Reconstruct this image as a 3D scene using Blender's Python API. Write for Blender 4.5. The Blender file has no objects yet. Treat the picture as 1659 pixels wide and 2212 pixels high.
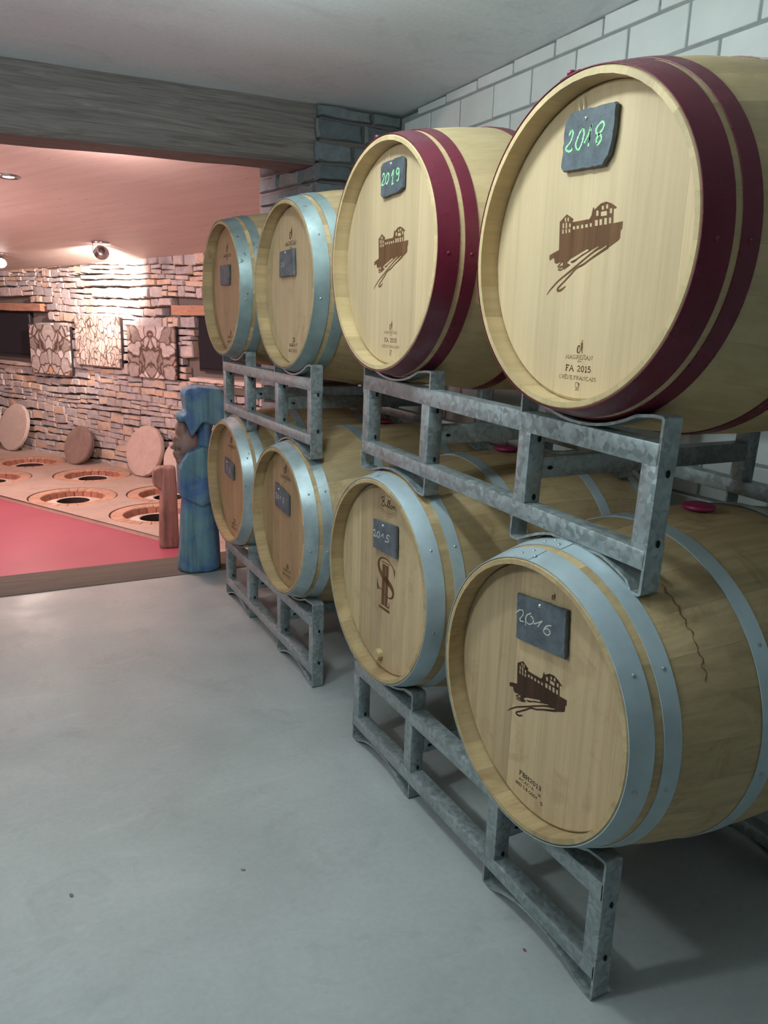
import bpy, bmesh, math, random
from mathutils import Vector, Matrix
from mathutils.geometry import tessellate_polygon
random.seed(7)
rnd = random.Random(11)
PI = math.pi
scn = bpy.context.scene
COL = scn.collection

# ------------------------------------------------------------------ camera, world, lights, exposure
CAM_H = 1.4144
cam_d = bpy.data.cameras.new('camera')
cam = bpy.data.objects.new('camera', cam_d); COL.objects.link(cam)
rx = Vector((0.8853397, -0.4640582, 0.0286986)); ux = Vector((0.0866027, 0.2252375, 0.9704473)); fx = Vector((0.4568081, 0.8566902, -0.2396004))
cam.matrix_world = Matrix(((rx.x, ux.x, -fx.x, 0), (rx.y, ux.y, -fx.y, 0), (rx.z, ux.z, -fx.z, CAM_H), (0, 0, 0, 1)))
cam_d.sensor_fit = 'VERTICAL'; cam_d.sensor_height = 36.0
cam_d.lens = 1661.54 / 2212 * 36.0
cam_d.clip_start = 0.05
scn.camera = cam

world = bpy.data.worlds.new('world'); scn.world = world
world.use_nodes = True
world.node_tree.nodes['Background'].inputs[0].default_value = (0.8, 0.9, 0.95, 1)
world.node_tree.nodes['Background'].inputs[1].default_value = 0.02

def light(name, typ, loc, energy, color, aim=None, **kw):
    d = bpy.data.lights.new(name, typ); d.energy = energy; d.color = color
    for k, v in kw.items(): setattr(d, k, v)
    o = bpy.data.objects.new(name, d); COL.objects.link(o); o.location = loc
    if aim is not None:
        o.rotation_euler = (Vector(aim) - Vector(loc)).to_track_quat('-Z', 'Y').to_euler()
    return o

COOL = (0.83, 0.99, 1.0)
# the cellar's ceiling lamp (a short bare tube, out of the frame above the photographer's left)
for ty in (1.42, 1.55, 1.68):
    light('tube_light', 'POINT', (0.38, ty, 2.28), 11.5, COOL, shadow_soft_size=0.05)
# unseen fill light added over the aisle to lift the lower barrels
light('aisle_fill_light', 'POINT', (-1.25, 1.5, 2.05), 58, COOL, shadow_soft_size=0.12)
light('fill_light_over_barrels', 'POINT', (0.95, 2.42, 2.30), 6.5, COOL, shadow_soft_size=0.06)  # unseen fill added to brighten the ceiling and barrel tops
# unseen pink fill lights added to brighten the amphora room
PINK = (1.0, 0.68, 0.64)
light('amphora_room_fill', 'AREA', (-0.9, 7.2, 2.25), 110, PINK, aim=(0.5, 8.2, 0.2), shape='DISK', size=0.5)
light('amphora_room_fill_near', 'AREA', (0.7, 4.72, 2.31), 45, PINK, aim=(1.0, 6.9, 0), shape='DISK', size=0.25)  # added fill, kept out of view behind the beam
light('amphora_room_ceiling_fill', 'AREA', (-1.5, 6.4, 1.1), 45, PINK, aim=(0.6, 7.2, 2.4), shape='DISK', size=0.3)  # added fill out of view, aimed up to brighten the far ceiling

scn.view_settings.view_transform = 'Standard'
scn.view_settings.look = 'None'
scn.view_settings.gamma = 1.0
scn.view_settings.use_curve_mapping = False
scn.view_settings.exposure = 0.0
try:
    scn.cycles.use_denoising = True
    scn.cycles.max_bounces = 8
    scn.cycles.diffuse_bounces = 5
    scn.cycles.sample_clamp_indirect = 6.0
except Exception:
    pass

# ------------------------------------------------------------------ helpers
def empty(name, loc=(0, 0, 0), rot=(0, 0, 0), label=None, cat=None, group=None):
    o = bpy.data.objects.new(name, None); COL.objects.link(o)
    o.location = loc; o.rotation_euler = rot; o.empty_display_size = 0.1
    tag(o, label, cat, group)
    return o
def tag(o, label=None, cat=None, group=None, kind=None):
    if label: o['label'] = label
    if cat: o['category'] = cat
    if group: o['group'] = group
    if kind: o['kind'] = kind
    return o
def link(name, me, mat=None, parent=None, loc=(0, 0, 0), rot=(0, 0, 0)):
    if mat is not None and not me.materials: me.materials.append(mat)
    o = bpy.data.objects.new(name, me); COL.objects.link(o)
    if parent is not None: o.parent = parent
    o.location = loc; o.rotation_euler = rot
    return o
def mesh_bm(bm, name, smooth=False, angle=30, mat=None):
    bmesh.ops.recalc_face_normals(bm, faces=bm.faces[:])
    me = bpy.data.meshes.new(name); bm.to_mesh(me); bm.free()
    if smooth:
        me.shade_smooth(); me.set_sharp_from_angle(angle=math.radians(angle))
    if mat is not None: me.materials.append(mat)
    return me
def mesh_py(v, f, name, smooth=False, angle=30, mat=None, recalc=True):
    bm = bmesh.new()
    vs = [bm.verts.new(p) for p in v]
    for q in f:
        try: bm.faces.new([vs[i] for i in q])
        except ValueError: pass
    if not recalc:
        me = bpy.data.meshes.new(name); bm.to_mesh(me); bm.free()
        if mat is not None: me.materials.append(mat)
        return me
    return mesh_bm(bm, name, smooth, angle, mat)
def add_box(bm, lo, hi, bevel=0.0, segs=1):
    lo = Vector(lo); hi = Vector(hi)
    g = bmesh.ops.create_cube(bm, size=1.0)
    vs = g['verts']
    bmesh.ops.scale(bm, vec=hi - lo, verts=vs)
    bmesh.ops.translate(bm, vec=(lo + hi) / 2, verts=vs)
    if bevel > 0:
        es = {e for v in vs for e in v.link_edges}
        bmesh.ops.bevel(bm, geom=list(es), offset=bevel, segments=segs, affect='EDGES', profile=0.5)
def box_mesh(lo, hi, name='box', bevel=0.0, segs=1, mat=None):
    bm = bmesh.new(); add_box(bm, lo, hi, bevel, segs)
    return mesh_bm(bm, name, bevel > 0, 40, mat)
def lathe(profile, n=48, axis='Z', closed=True, a0=0.0, a1=2 * PI):
    """profile: (r, h) points; returns verts, faces"""
    v = []; f = []
    full = abs(a1 - a0 - 2 * PI) < 1e-6
    cols = n if full else n + 1
    for i in range(cols):
        a = a0 + (a1 - a0) * i / n
        for r, h in profile:
            if axis == 'Z': v.append((r * math.cos(a), r * math.sin(a), h))
            else: v.append((h, -r * math.cos(a), r * math.sin(a)))
    m = len(profile)
    for i in range(n):
        j = (i + 1) % cols
        for k in range(m if closed else m - 1):
            l = (k + 1) % m
            f.append((i * m + k, j * m + k, j * m + l, i * m + l))
    if closed and not full:
        f.append(tuple(range(m))); f.append(tuple((cols - 1) * m + k for k in reversed(range(m))))
    return v, f
def ribbon(pts, w, h=0.0):
    """flat stroke in the (a,b) plane; w number or list; returns outline quads as (verts2d, faces)"""
    n = len(pts)
    ws = w if isinstance(w, (list, tuple)) else [w] * n
    v = []; f = []
    for i, p in enumerate(pts):
        p = Vector(p)
        d0 = (p - Vector(pts[i - 1])) if i > 0 else (Vector(pts[1]) - p)
        d1 = (Vector(pts[i + 1]) - p) if i < n - 1 else d0
        d0 = d0.normalized() if d0.length > 1e-9 else Vector((1, 0)); d1 = d1.normalized() if d1.length > 1e-9 else d0
        t = (d0 + d1)
        t = t.normalized() if t.length > 1e-6 else d0
        nn = Vector((-t.y, t.x))
        k = min(1.6, 1.0 / max(0.5, nn.dot(Vector((-d0.y, d0.x)))))
        v.append(p + nn * ws[i] * 0.5 * k); v.append(p - nn * ws[i] * 0.5 * k)
        if i: f.append((2 * i - 2, 2 * i - 1, 2 * i + 1, 2 * i))
    return v, f
class Flat:
    """flat print on a barrel head: collects 2-D pieces (a to the viewer's right, b up)"""
    def __init__(s): s.v = []; s.f = []
    def stroke(s, pts, w):
        v, f = ribbon(pts, w); o = len(s.v)
        s.v += [(p[0], p[1]) for p in v]; s.f += [tuple(i + o for i in q) for q in f]
    def poly(s, outer, holes=()):
        loops = [[Vector((p[0], p[1], 0)) for p in outer]] + [[Vector((p[0], p[1], 0)) for p in h] for h in holes]
        tris = tessellate_polygon(loops); o = len(s.v)
        for l in loops: s.v += [(p.x, p.y) for p in l]
        s.f += [tuple(i + o for i in t) for t in tris]
    def build(s, name, mat, parent, x, c, thick=0.0004, label=None):
        """plane normal -X at depth x; c = (y centre, z centre)"""
        n = len(s.v)
        v = [(x, c[0] - a, c[1] + b) for a, b in s.v]
        me = mesh_py(v, s.f, name, mat=mat)
        if thick:
            bm = bmesh.new(); bm.from_mesh(me)
            bmesh.ops.recalc_face_normals(bm, faces=bm.faces[:])
            for fc in bm.faces:
                if fc.normal.x > 0: fc.normal_flip()
            bm.to_mesh(me); bm.free()
        o = link(name, me, None, parent)
        if label: o['label'] = label
        return o
def curve(pts, n=5, ws=None):
    """Catmull-Rom through the points (and the matching widths)"""
    out = []; wo = []
    P = [Vector(p) for p in pts]
    for i in range(len(P) - 1):
        p0, p1, p2, p3 = P[max(i - 1, 0)], P[i], P[i + 1], P[min(i + 2, len(P) - 1)]
        for k in range(n):
            t = k / n
            out.append(.5 * ((2 * p1) + (p2 - p0) * t + (2 * p0 - 5 * p1 + 4 * p2 - p3) * t * t + (3 * p1 - p0 - 3 * p2 + p3) * t ** 3))
            if ws: wo.append(ws[i] + (ws[i + 1] - ws[i]) * t)
    out.append(P[-1])
    if ws: wo.append(ws[-1]); return out, wo
    return out
def arc(cx, cy, rx_, ry_, a0, a1, n=10):
    return [(cx + rx_ * math.cos(math.radians(a0 + (a1 - a0) * i / n)), cy + ry_ * math.sin(math.radians(a0 + (a1 - a0) * i / n))) for i in range(n + 1)]
GL = {  # stroke capitals on a unit-high cell: (width, strokes)
 'A': (.72, [[(0, 0), (.36, 1), (.72, 0)], [(.14, .34), (.58, .34)]]),
 'B': (.6, [[(.08, 0), (.08, 1)], [(.08, 1)] + arc(.3, .76, .24, .24, 90, -90, 6) + [(.08, .52)], [(.3, .52)] + arc(.3, .26, .28, .26, 90, -90, 6) + [(.08, 0)]]),
 'C': (.72, [arc(.4, .5, .36, .5, 50, 310, 12)]),
 'D': (.66, [[(.08, 0), (.08, 1)], [(.08, 1)] + arc(.26, .5, .36, .5, 90, -90, 8) + [(.08, 0)]]),
 'E': (.56, [[(.08, 0), (.08, 1)], [(.0, 1), (.52, 1), (.52, .84)], [(.08, .52), (.42, .52)], [(.0, 0), (.54, 0), (.54, .18)]]),
 'F': (.56, [[(.08, 0), (.08, 1)], [(.0, 1), (.54, 1), (.54, .8)], [(.08, .52), (.42, .52)]]),
 'G': (.78, [arc(.42, .5, .38, .5, 50, 300, 12) + [(.68, .12), (.68, .42)], [(.5, .42), (.78, .42)]]),
 'H': (.72, [[(.1, 0), (.1, 1)], [(.62, 0), (.62, 1)], [(.1, .52), (.62, .52)]]),
 'I': (.26, [[(.13, 0), (.13, 1)]]),
 'L': (.56, [[(.08, 0), (.08, 1)], [(.0, 0), (.52, 0), (.52, .2)]]),
 'M': (.86, [[(.06, 0), (.12, 1), (.43, .12), (.74, 1), (.8, 0)]]),
 'N': (.76, [[(.1, 0), (.1, 1), (.66, 0), (.66, 1)]]),
 'O': (.78, [arc(.39, .5, .36, .5, 90, 450, 16)]),
 'R': (.66, [[(.08, 0), (.08, 1)], [(.08, 1)] + arc(.3, .75, .25, .25, 90, -90, 6) + [(.08, .5)], [(.3, .5), (.64, 0)]]),
 'S': (.56, [arc(.28, .75, .23, .25, 30, 270, 8) + arc(.28, .25, .25, .25, 90, -150, 8)]),
 'T': (.62, [[(.31, 0), (.31, 1)], [(0, .84), (0, 1), (.62, 1), (.62, .84)]]),
 'U': (.7, [[(.1, 1), (.1, .3)] + arc(.35, .3, .25, .3, 180, 360, 8) + [(.6, 1)]]),
 'Y': (.66, [[(0, 1), (.33, .46), (.66, 1)], [(.33, .46), (.33, 0)]]),
 'Z': (.6, [[(.03, .84), (.03, 1), (.55, 1), (.03, 0), (.57, 0), (.57, .18)]]),
 '0': (.6, [arc(.3, .5, .24, .5, 90, 450, 14)]),
 '1': (.4, [[(.05, .8), (.22, 1), (.22, 0)], [(.04, 0), (.4, 0)]]),
 '2': (.6, [arc(.3, .72, .24, .28, 170, -30, 8) + [(.05, .04), (.56, .04), (.56, .18)]]),
 '3': (.58, [arc(.28, .75, .22, .25, 150, -90, 8) + arc(.28, .26, .26, .26, 90, -150, 8)]),
 '5': (.58, [[(.5, 1), (.12, 1), (.08, .56)] + arc(.28, .32, .26, .32, 120, -150, 10)]),
 '6': (.6, [[(.48, .96), (.2, .72)] + arc(.3, .3, .25, .3, 160, 520, 14)]),
 '8': (.58, [arc(.29, .76, .2, .24, 90, 450, 12), arc(.29, .27, .25, .27, 90, 450, 12)]),
 '9': (.6, [arc(.3, .7, .24, .3, 0, 360, 12) + [(.5, .3), (.2, .02)]]),
 '.': (.25, [[(.1, 0), (.14, .1)]]), '-': (.4, [[(.05, .5), (.35, .5)]]), ' ': (.38, []),
}
GL['8b'] = GL['8']
def text(fl, s, a, b, h, total=None, w=.14, serif=True, sp=.16, wt=1.0):
    """write s with its lower-left at (a,b), height h, squeezed to the width total"""
    items = []; x = 0
    for ch in s:
        base = {'Ñ': 'N', 'Ê': 'E', 'Ç': 'C', 'ç': 'C'}.get(ch, ch)
        gw, st = GL.get(base, GL[' '])
        for q in st: items.append([(p[0] + x, p[1]) for p in q])
        if serif:
            for q in st:
                for p, p2 in ((q[0], q[1]), (q[-1], q[-2])):
                    if abs(p[0] - p2[0]) < .6 * abs(p[1] - p2[1]) and (p[1] < .02 or p[1] > .98) and base not in 'CGOS0235689ET':
                        items.append([(p[0] + x - .13, p[1]), (p[0] + x + .13, p[1])])
        if ch == 'Ñ': items.append([(x + .2, 1.16), (x + .34, 1.24), (x + .46, 1.16), (x + .6, 1.24)])
        if ch == 'Ê': items.append([(x + .14, 1.14), (x + .3, 1.34), (x + .46, 1.14)])
        if ch == 'Ç': items.append([(x + .42, 0), (x + .46, -.14), (x + .34, -.24)])
        x += gw + sp
    k = (total / max(x - sp, .01)) if total else h
    for q in items:
        fl.stroke([(a + p[0] * k, b + p[1] * h) for p in q], w * min(h, k * 1.2) * wt)

# ------------------------------------------------------------------ materials
class NT:
    def __init__(s, name):
        s.m = bpy.data.materials.new(name); s.m.use_nodes = True
        s.t = s.m.node_tree; s.b = s.t.nodes['Principled BSDF']
    def n(s, typ, **kw):
        nd = s.t.nodes.new(typ)
        for k, v in kw.items():
            if k.startswith('i_'):
                key = k[2:]; key = int(key) if key.isdigit() else key
                nd.inputs[key].default_value = v
            else: setattr(nd, k, v)
        return nd
    def l(s, a, b): s.t.links.new(a, b)
    def coord(s, scale=(1, 1, 1), out='Object', rnd_off=False):
        tc = s.n('ShaderNodeTexCoord'); mp = s.n('ShaderNodeMapping'); mp.inputs['Scale'].default_value = scale
        s.l(tc.outputs[out], mp.inputs['Vector'])
        if rnd_off:
            oi = s.n('ShaderNodeObjectInfo'); mm = s.n('ShaderNodeVectorMath', operation='SCALE'); mm.inputs[0].default_value = (37, 91, 53)
            s.l(oi.outputs['Random'], mm.inputs['Scale']); s.l(mm.outputs[0], mp.inputs['Location'])
        return mp.outputs[0]
    def noise(s, vec, scale=5, detail=4, rough=.55, dist=0):
        nd = s.n('ShaderNodeTexNoise'); nd.inputs['Scale'].default_value = scale; nd.inputs['Detail'].default_value = detail
        nd.inputs['Roughness'].default_value = rough; nd.inputs['Distortion'].default_value = dist
        s.l(vec, nd.inputs['Vector']); return nd.outputs['Fac']
    def vor(s, vec, scale=5, feature='F1', out='Color', rand=1.0):
        nd = s.n('ShaderNodeTexVoronoi', feature=feature); nd.inputs['Scale'].default_value = scale; nd.inputs['Randomness'].default_value = rand
        s.l(vec, nd.inputs['Vector']); return nd.outputs[out]
    def ramp(s, fac, stops, interp='LINEAR'):
        nd = s.n('ShaderNodeValToRGB'); cr = nd.color_ramp; cr.interpolation = interp
        while len(cr.elements) < len(stops): cr.elements.new(0.5)
        for e, (p, c) in zip(cr.elements, stops):
            e.position = p; e.color = (c[0], c[1], c[2], 1) if isinstance(c, (tuple, list)) else (c, c, c, 1)
        s.l(fac, nd.inputs[0]); return nd.outputs[0]
    def mix(s, fac, a, b, mode='MIX'):
        nd = s.n('ShaderNodeMix', data_type='RGBA', blend_type=mode)
        for v, k in ((fac, 0), (a, 6), (b, 7)):
            if hasattr(v, 'is_output') or hasattr(v, 'links'): s.l(v, nd.inputs[k])
            else: nd.inputs[k].default_value = (v if k == 0 else (v[0], v[1], v[2], 1))
        return nd.outputs[2]
    def rand_mul(s, col, lo, hi):
        oi = s.n('ShaderNodeObjectInfo')
        r = s.ramp(oi.outputs['Random'], [(0, lo), (1, hi)])
        return s.mix(1.0, col, r, 'MULTIPLY')
    def bump(s, h, strength=.3, dist=.01):
        nd = s.n('ShaderNodeBump'); nd.inputs['Strength'].default_value = strength; nd.inputs['Distance'].default_value = dist
        s.l(h, nd.inputs['Height']); s.l(nd.outputs[0], s.b.inputs['Normal'])
    def base(s, col, rough=.6, metal=0.0, spec=.5):
        if hasattr(col, 'links'): s.l(col, s.b.inputs['Base Color'])
        else: s.b.inputs['Base Color'].default_value = (col[0], col[1], col[2], 1)
        if hasattr(rough, 'links'): s.l(rough, s.b.inputs['Roughness'])
        else: s.b.inputs['Roughness'].default_value = rough
        s.b.inputs['Metallic'].default_value = metal
        s.b.inputs['Specular IOR Level'].default_value = spec
        return s.m
def plain(name, col, rough=.6, metal=0.0, spec=.5):
    return NT(name).base(col, rough, metal, spec)
def wood(name, c0, c1, c2, grain, lo=.86, hi=1.1, rough=.55, stain=None, stain_amt=.5):
    t = NT(name)
    v = t.coord(grain, rnd_off=True)
    g = t.noise(v, 1.0, 6, .6, .6)
    col = t.ramp(g, [(.25, c0), (.5, c1), (.75, c2)])
    v2 = t.coord(tuple(x * .12 for x in grain), rnd_off=True)
    big = t.noise(v2, 1.0, 3, .5)
    col = t.mix(1.0, col, t.ramp(big, [(.3, .88), (.7, 1.08)]), 'MULTIPLY')
    col = t.rand_mul(col, lo, hi)
    if stain:
        st = t.noise(t.coord((1, 1, 1), rnd_off=True), 6.0, 6, .7, 1.0)
        col = t.mix(t.ramp(st, [(.52, 0.0), (.70, stain_amt)]), col, stain)
    t.bump(g, .06, .004)
    return t.base(col, rough, 0, .35)
M = {}
GRH = (14, 70, 2.2); GRS = (3.0, 60, 60)
M['head_new'] = wood('pale_oak_head', (.53, .38, .22), (.595, .438, .262), (.64, .48, .295), GRH, .9, 1.08)
M['head_old'] = wood('aged_oak_head', (.44, .30, .165), (.52, .37, .215), (.58, .425, .26), GRH, .84, 1.08, stain=(.30, .18, .085), stain_amt=.5)
M['head_brown'] = wood('brown_oak_head', (.31, .185, .095), (.39, .245, .13), (.45, .30, .17), GRH, .9, 1.08, stain=(.24, .13, .06), stain_amt=.5)  # on the farthest top barrel this brown also carries reddish light
M['stave_new'] = wood('pale_oak_stave', (.51, .37, .19), (.58, .43, .235), (.63, .47, .27), GRS, .86, 1.1, stain=(.40, .29, .13), stain_amt=.4)
M['stave_old'] = wood('aged_oak_stave', (.40, .275, .14), (.475, .34, .18), (.54, .40, .22), GRS, .8, 1.1, stain=(.25, .145, .065), stain_amt=.6)
def metal_hoop(name, c, var, metal, rough, wear=None):
    t = NT(name)
    v = t.coord((1, 1, 1), rnd_off=True)
    a = t.noise(v, 9, 5, .6)
    col = t.mix(t.ramp(a, [(.35, 0.0), (.7, 1.0)]), c, var)
    if wear:
        w = t.noise(v, 30, 3, .5)
        col = t.mix(t.ramp(w, [(.68, 0.0), (.72, 1.0)]), col, wear)
    t.bump(t.noise(v, 60, 2), .05, .002)
    return t.base(col, t.ramp(t.noise(v, 14, 3), [(.3, rough - .06), (.7, rough + .08)]), metal, .5)
M['hoop_steel'] = metal_hoop('galvanised_hoop', (.52, .61, .65), (.40, .48, .52), .4, .40)
M['hoop_dull'] = metal_hoop('weathered_galvanised_hoop', (.31, .385, .385), (.20, .255, .255), .45, .45, wear=(.14, .17, .17))
M['hoop_patchy'] = metal_hoop('patchy_galvanised_hoop', (.48, .56, .58), (.27, .33, .34), .45, .40, wear=(.20, .23, .23))
M['hoop_red'] = metal_hoop('burgundy_hoop_paint', (.16, .016, .034), (.12, .012, .028), .0, .28)
M['rivet'] = plain('rivet_steel', (.42, .47, .48), .38, .7)
M['rivet_red'] = plain('rivet_burgundy', (.2, .02, .04), .3, .1)
def spangle(name, dark=1.0):
    t = NT(name)
    v = t.coord((1, 1, 1), rnd_off=True)
    ns = t.n('ShaderNodeTexNoise'); ns.inputs['Scale'].default_value = 30; t.l(v, ns.inputs['Vector'])
    vv = t.n('ShaderNodeVectorMath', operation='MULTIPLY_ADD'); vv.inputs[1].default_value = (.02, .02, .02)
    t.l(ns.outputs['Color'], vv.inputs[0]); t.l(v, vv.inputs[2])
    c = t.vor(vv.outputs[0], 88)
    bw = t.n('ShaderNodeRGBToBW'); t.l(c, bw.inputs[0])
    col = t.ramp(bw.outputs[0], [(.2, tuple(x * dark for x in (.27, .305, .31))), (.8, tuple(x * dark for x in (.42, .465, .475)))])
    dirt = t.noise(v, 6, 5, .6)
    col = t.mix(t.ramp(dirt, [(.5, 0.0), (.75, .55)]), col, (.17, .18, .175))
    t.bump(bw.outputs[0], .05, .002)
    return t.base(col, t.ramp(bw.outputs[0], [(.2, .38), (.8, .55)]), .55, .5)
M['galv'] = spangle('spangled_galvanised_steel')
M['hole'] = plain('painted_hole_shade', (.004, .004, .004), .9)  # near-black colour painted for the shade inside drain holes
M['slate'] = (lambda t: (t.bump(t.noise(t.coord((20, 40, 40)), 1, 6, .7), .5, .004), t.base(t.ramp(t.noise(t.coord((1, 1, 1), rnd_off=True), 25, 6, .65), [(.3, (.05, .062, .072)), (.75, (.14, .165, .19))]), .55, 0, .5))[1])(NT('split_slate'))
M['chalk_green'] = plain('green_chalk', (.38, .80, .40), .9)
M['chalk'] = plain('white_chalk', (.55, .55, .48), .9)
M['brand'] = (lambda t: t.base(t.ramp(t.noise(t.coord((8, 60, 2)), 1, 4), [(.3, (.10, .045, .020)), (.7, (.18, .085, .04))]), .7, 0, .2))(NT('burnt_brand'))
M['brand_dark'] = (lambda t: t.base(t.ramp(t.noise(t.coord((8, 60, 2)), 1, 4), [(.3, (.035, .018, .012)), (.7, (.075, .036, .022))]), .7, 0, .2))(NT('dark_burnt_brand'))
M['bung'] = plain('magenta_silicone', (.30, .015, .09), .5)
M['nail'] = plain('nail_metal', (.6, .62, .6), .3, .8)
M['string'] = plain('pale_string', (.7, .7, .6), .8)
# concrete
def concrete(name, c0, c1, rough, scale=1.6, bump=.06, stains=True, spec=.5):
    t = NT(name); v = t.coord((1, 1, 1))
    a = t.noise(v, scale, 7, .62, .4)
    col = t.ramp(a, [(.3, c0), (.7, c1)])
    b = t.noise(v, 60, 3, .6)
    col = t.mix(1.0, col, t.ramp(b, [(.3, .95), (.7, 1.04)]), 'MULTIPLY')
    if stains:
        s_ = t.noise(v, 4.5, 6, .7, 1.0)
        col = t.mix(t.ramp(s_, [(.54, 0.0), (.72, .45)]), col, tuple(x * .74 for x in c0))
        w_ = t.noise(t.coord((.5, 2.2, 1)), 2.6, 5, .65, 1.5)
        col = t.mix(t.ramp(w_, [(.58, 0.0), (.74, .3)]), col, tuple(min(.9, x * 1.22) for x in c1))
    t.bump(t.noise(v, 40, 5, .6), bump, .004)
    r = t.ramp(t.noise(v, 3, 4), [(.3, rough - .07), (.7, rough + .1)])
    return t.base(col, r, 0, spec)
M['floor'] = concrete('polished_concrete', (.33, .345, .335), (.44, .455, .445), .38)
M['ceiling'] = concrete('raw_concrete_ceiling', (.71, .775, .81), (.79, .85, .885), .6, .9, .15)
def board_ceiling():
    t = NT('board_marked_concrete')
    tc = t.n('ShaderNodeTexCoord'); mp = t.n('ShaderNodeMapping'); mp.inputs['Rotation'].default_value = (0, 0, 1.077); mp.inputs['Scale'].default_value = (1, 1, 1)
    t.l(tc.outputs['Object'], mp.inputs['Vector'])
    m2 = t.n('ShaderNodeMapping'); m2.inputs['Scale'].default_value = (.9, 9, 1); t.l(mp.outputs[0], m2.inputs['Vector'])
    g = t.noise(m2.outputs[0], 1.6, 6, .6, .6)
    col = t.ramp(g, [(.3, (.58, .49, .44)), (.7, (.68, .585, .53))])
    m3 = t.n('ShaderNodeMapping'); m3.inputs['Scale'].default_value = (3, 9, 1); t.l(mp.outputs[0], m3.inputs['Vector'])
    sp = t.noise(m3.outputs[0], 3.0, 3, .6)
    col = t.mix(t.ramp(sp, [(.68, 0.0), (.73, .6)]), col, (.30, .22, .18))
    t.bump(g, .15, .004)
    return t.base(col, .6, 0, .4)
M['ceiling_far'] = board_ceiling()
M['plaster'] = plain('grey_plaster', (.28, .29, .29), .9)
M['mortar'] = concrete('mortar', (.26, .28, .28), (.34, .36, .355), .9, 6, .4, False)
M['block'] = (lambda t: (t.bump(t.noise(t.coord((1, 1, 1), rnd_off=True), 50, 4), .08, .002), t.base(t.rand_mul(t.ramp(t.noise(t.coord((1, 1, 1), rnd_off=True), 5, 5, .6), [(.25, (.66, .69, .68)), (.7, (.76, .79, .78))]), .93, 1.03), .85, 0, .2))[1])(NT('pale_sand_lime_brick'))
def stone_mat(name, palette, bumps=.5, rough=.85, nz=14):
    t = NT(name)
    oi = t.n('ShaderNodeObjectInfo')
    gi = t.n('ShaderNodeNewGeometry')
    add = t.n('ShaderNodeMath', operation='ADD'); fr = t.n('ShaderNodeMath', operation='FRACT')
    t.l(oi.outputs['Random'], add.inputs[0]); t.l(gi.outputs['Random Per Island'], add.inputs[1]); t.l(add.outputs[0], fr.inputs[0])
    base = t.ramp(fr.outputs[0], [(i / len(palette), c) for i, c in enumerate(palette)], 'CONSTANT')
    v = t.coord((1, 1, 1), rnd_off=True)
    nz_ = t.noise(v, nz, 6, .65)
    col = t.mix(1.0, base, t.ramp(nz_, [(.25, .72), (.75, 1.22)]), 'MULTIPLY')
    warm = t.noise(v, nz * .5, 4, .6)
    col = t.mix(t.ramp(warm, [(.58, 0.0), (.75, .5)]), col, tuple(x * 1.05 for x in palette[2]))
    t.bump(t.noise(v, nz * 2.5, 6, .7), bumps, .012)
    return t.base(col, rough, 0, .25)
M['stone'] = stone_mat('quarry_stone', [(.42, .385, .39), (.48, .425, .405), (.56, .44, .35), (.37, .355, .37), (.52, .45, .42), (.45, .425, .43), (.55, .41, .32), (.40, .37, .37)])
M['pillar'] = stone_mat('dark_slate_stone', [(.13, .155, .165), (.155, .18, .19), (.17, .19, .19), (.115, .135, .145), (.145, .17, .185)], .5, .8, 18)
M['stone_joint'] = plain('dark_joint', (.15, .125, .115), .95)
def beam_mat(name, c0, c1, c2, scale=(1.6, 30, 34)):
    t = NT(name); v = t.coord(scale)
    g = t.noise(v, 1, 8, .66, 2.2)
    col = t.ramp(g, [(.25, c0), (.5, c1), (.72, c2)])
    k = t.noise(t.coord((1.4, 5, 5)), 1.6, 3, .5, .3)
    col = t.mix(t.ramp(k, [(.66, 0.0), (.74, .6)]), col, c0)
    t.bump(g, .35, .01)
    return t.base(col, .7, 0, .25)
M['beam'] = beam_mat('weathered_beam', (.085, .072, .065), (.17, .15, .138), (.25, .225, .21))
M['sill'] = beam_mat('dark_sill_wood', (.085, .07, .058), (.13, .11, .09), (.17, .145, .12))
M['lintel'] = beam_mat('red_brown_lintel', (.28, .15, .10), (.40, .22, .15), (.50, .30, .21), (6, 30, 30))
M['red_floor'] = (lambda t: t.base(t.ramp(t.noise(t.coord((1, 1, 1)), 1.2, 5, .6), [(.3, (.33, .075, .11)), (.7, (.40, .095, .135))]), .42, 0, .4))(NT('red_floor_coating'))
M['platform'] = concrete('sandstone_paving', (.40, .30, .25), (.50, .385, .32), .8, 2.2, .3)
M['tile'] = (lambda t: (t.bump(t.noise(t.coord((1, 1, 1)), 40, 4), .3, .004), t.base(t.rand_mul(t.ramp(t.noise(t.coord((1, 1, 1), rnd_off=True), 20, 5), [(.3, (.46, .27, .19)), (.7, (.58, .37, .27))]), .88, 1.1), .85, 0, .2))[1])(NT('pale_terracotta_brick'))
M['lining'] = (lambda t: (t.bump(t.noise(t.coord((1, 1, 1)), 40, 4), .3, .004), t.base(t.rand_mul(t.ramp(t.noise(t.coord((1, 1, 1), rnd_off=True), 25, 5), [(.3, (.30, .12, .08)), (.7, (.42, .19, .13))]), .8, 1.15), .85, 0, .2))[1])(NT('red_lining_brick'))
M['lime'] = concrete('lime_mortar', (.55, .46, .40), (.68, .60, .54), .9, 8, .4, False)
M['jar'] = plain('dark_clay', (.05, .028, .02), .9)
M['lid_a'] = concrete('pale_stone_lid', (.46, .38, .33), (.56, .47, .41), .85, 6, .4)
M['lid_b'] = concrete('brown_wooden_lid', (.20, .14, .12), (.32, .235, .20), .8, 5, .3)
M['lid_c'] = concrete('pink_stone_lid', (.42, .32, .28), (.54, .42, .37), .85, 6, .5)
M['black'] = plain('black_plastic', (.012, .012, .014), .35)
M['screen'] = plain('dark_screen', (.02, .019, .024), .25)
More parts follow.
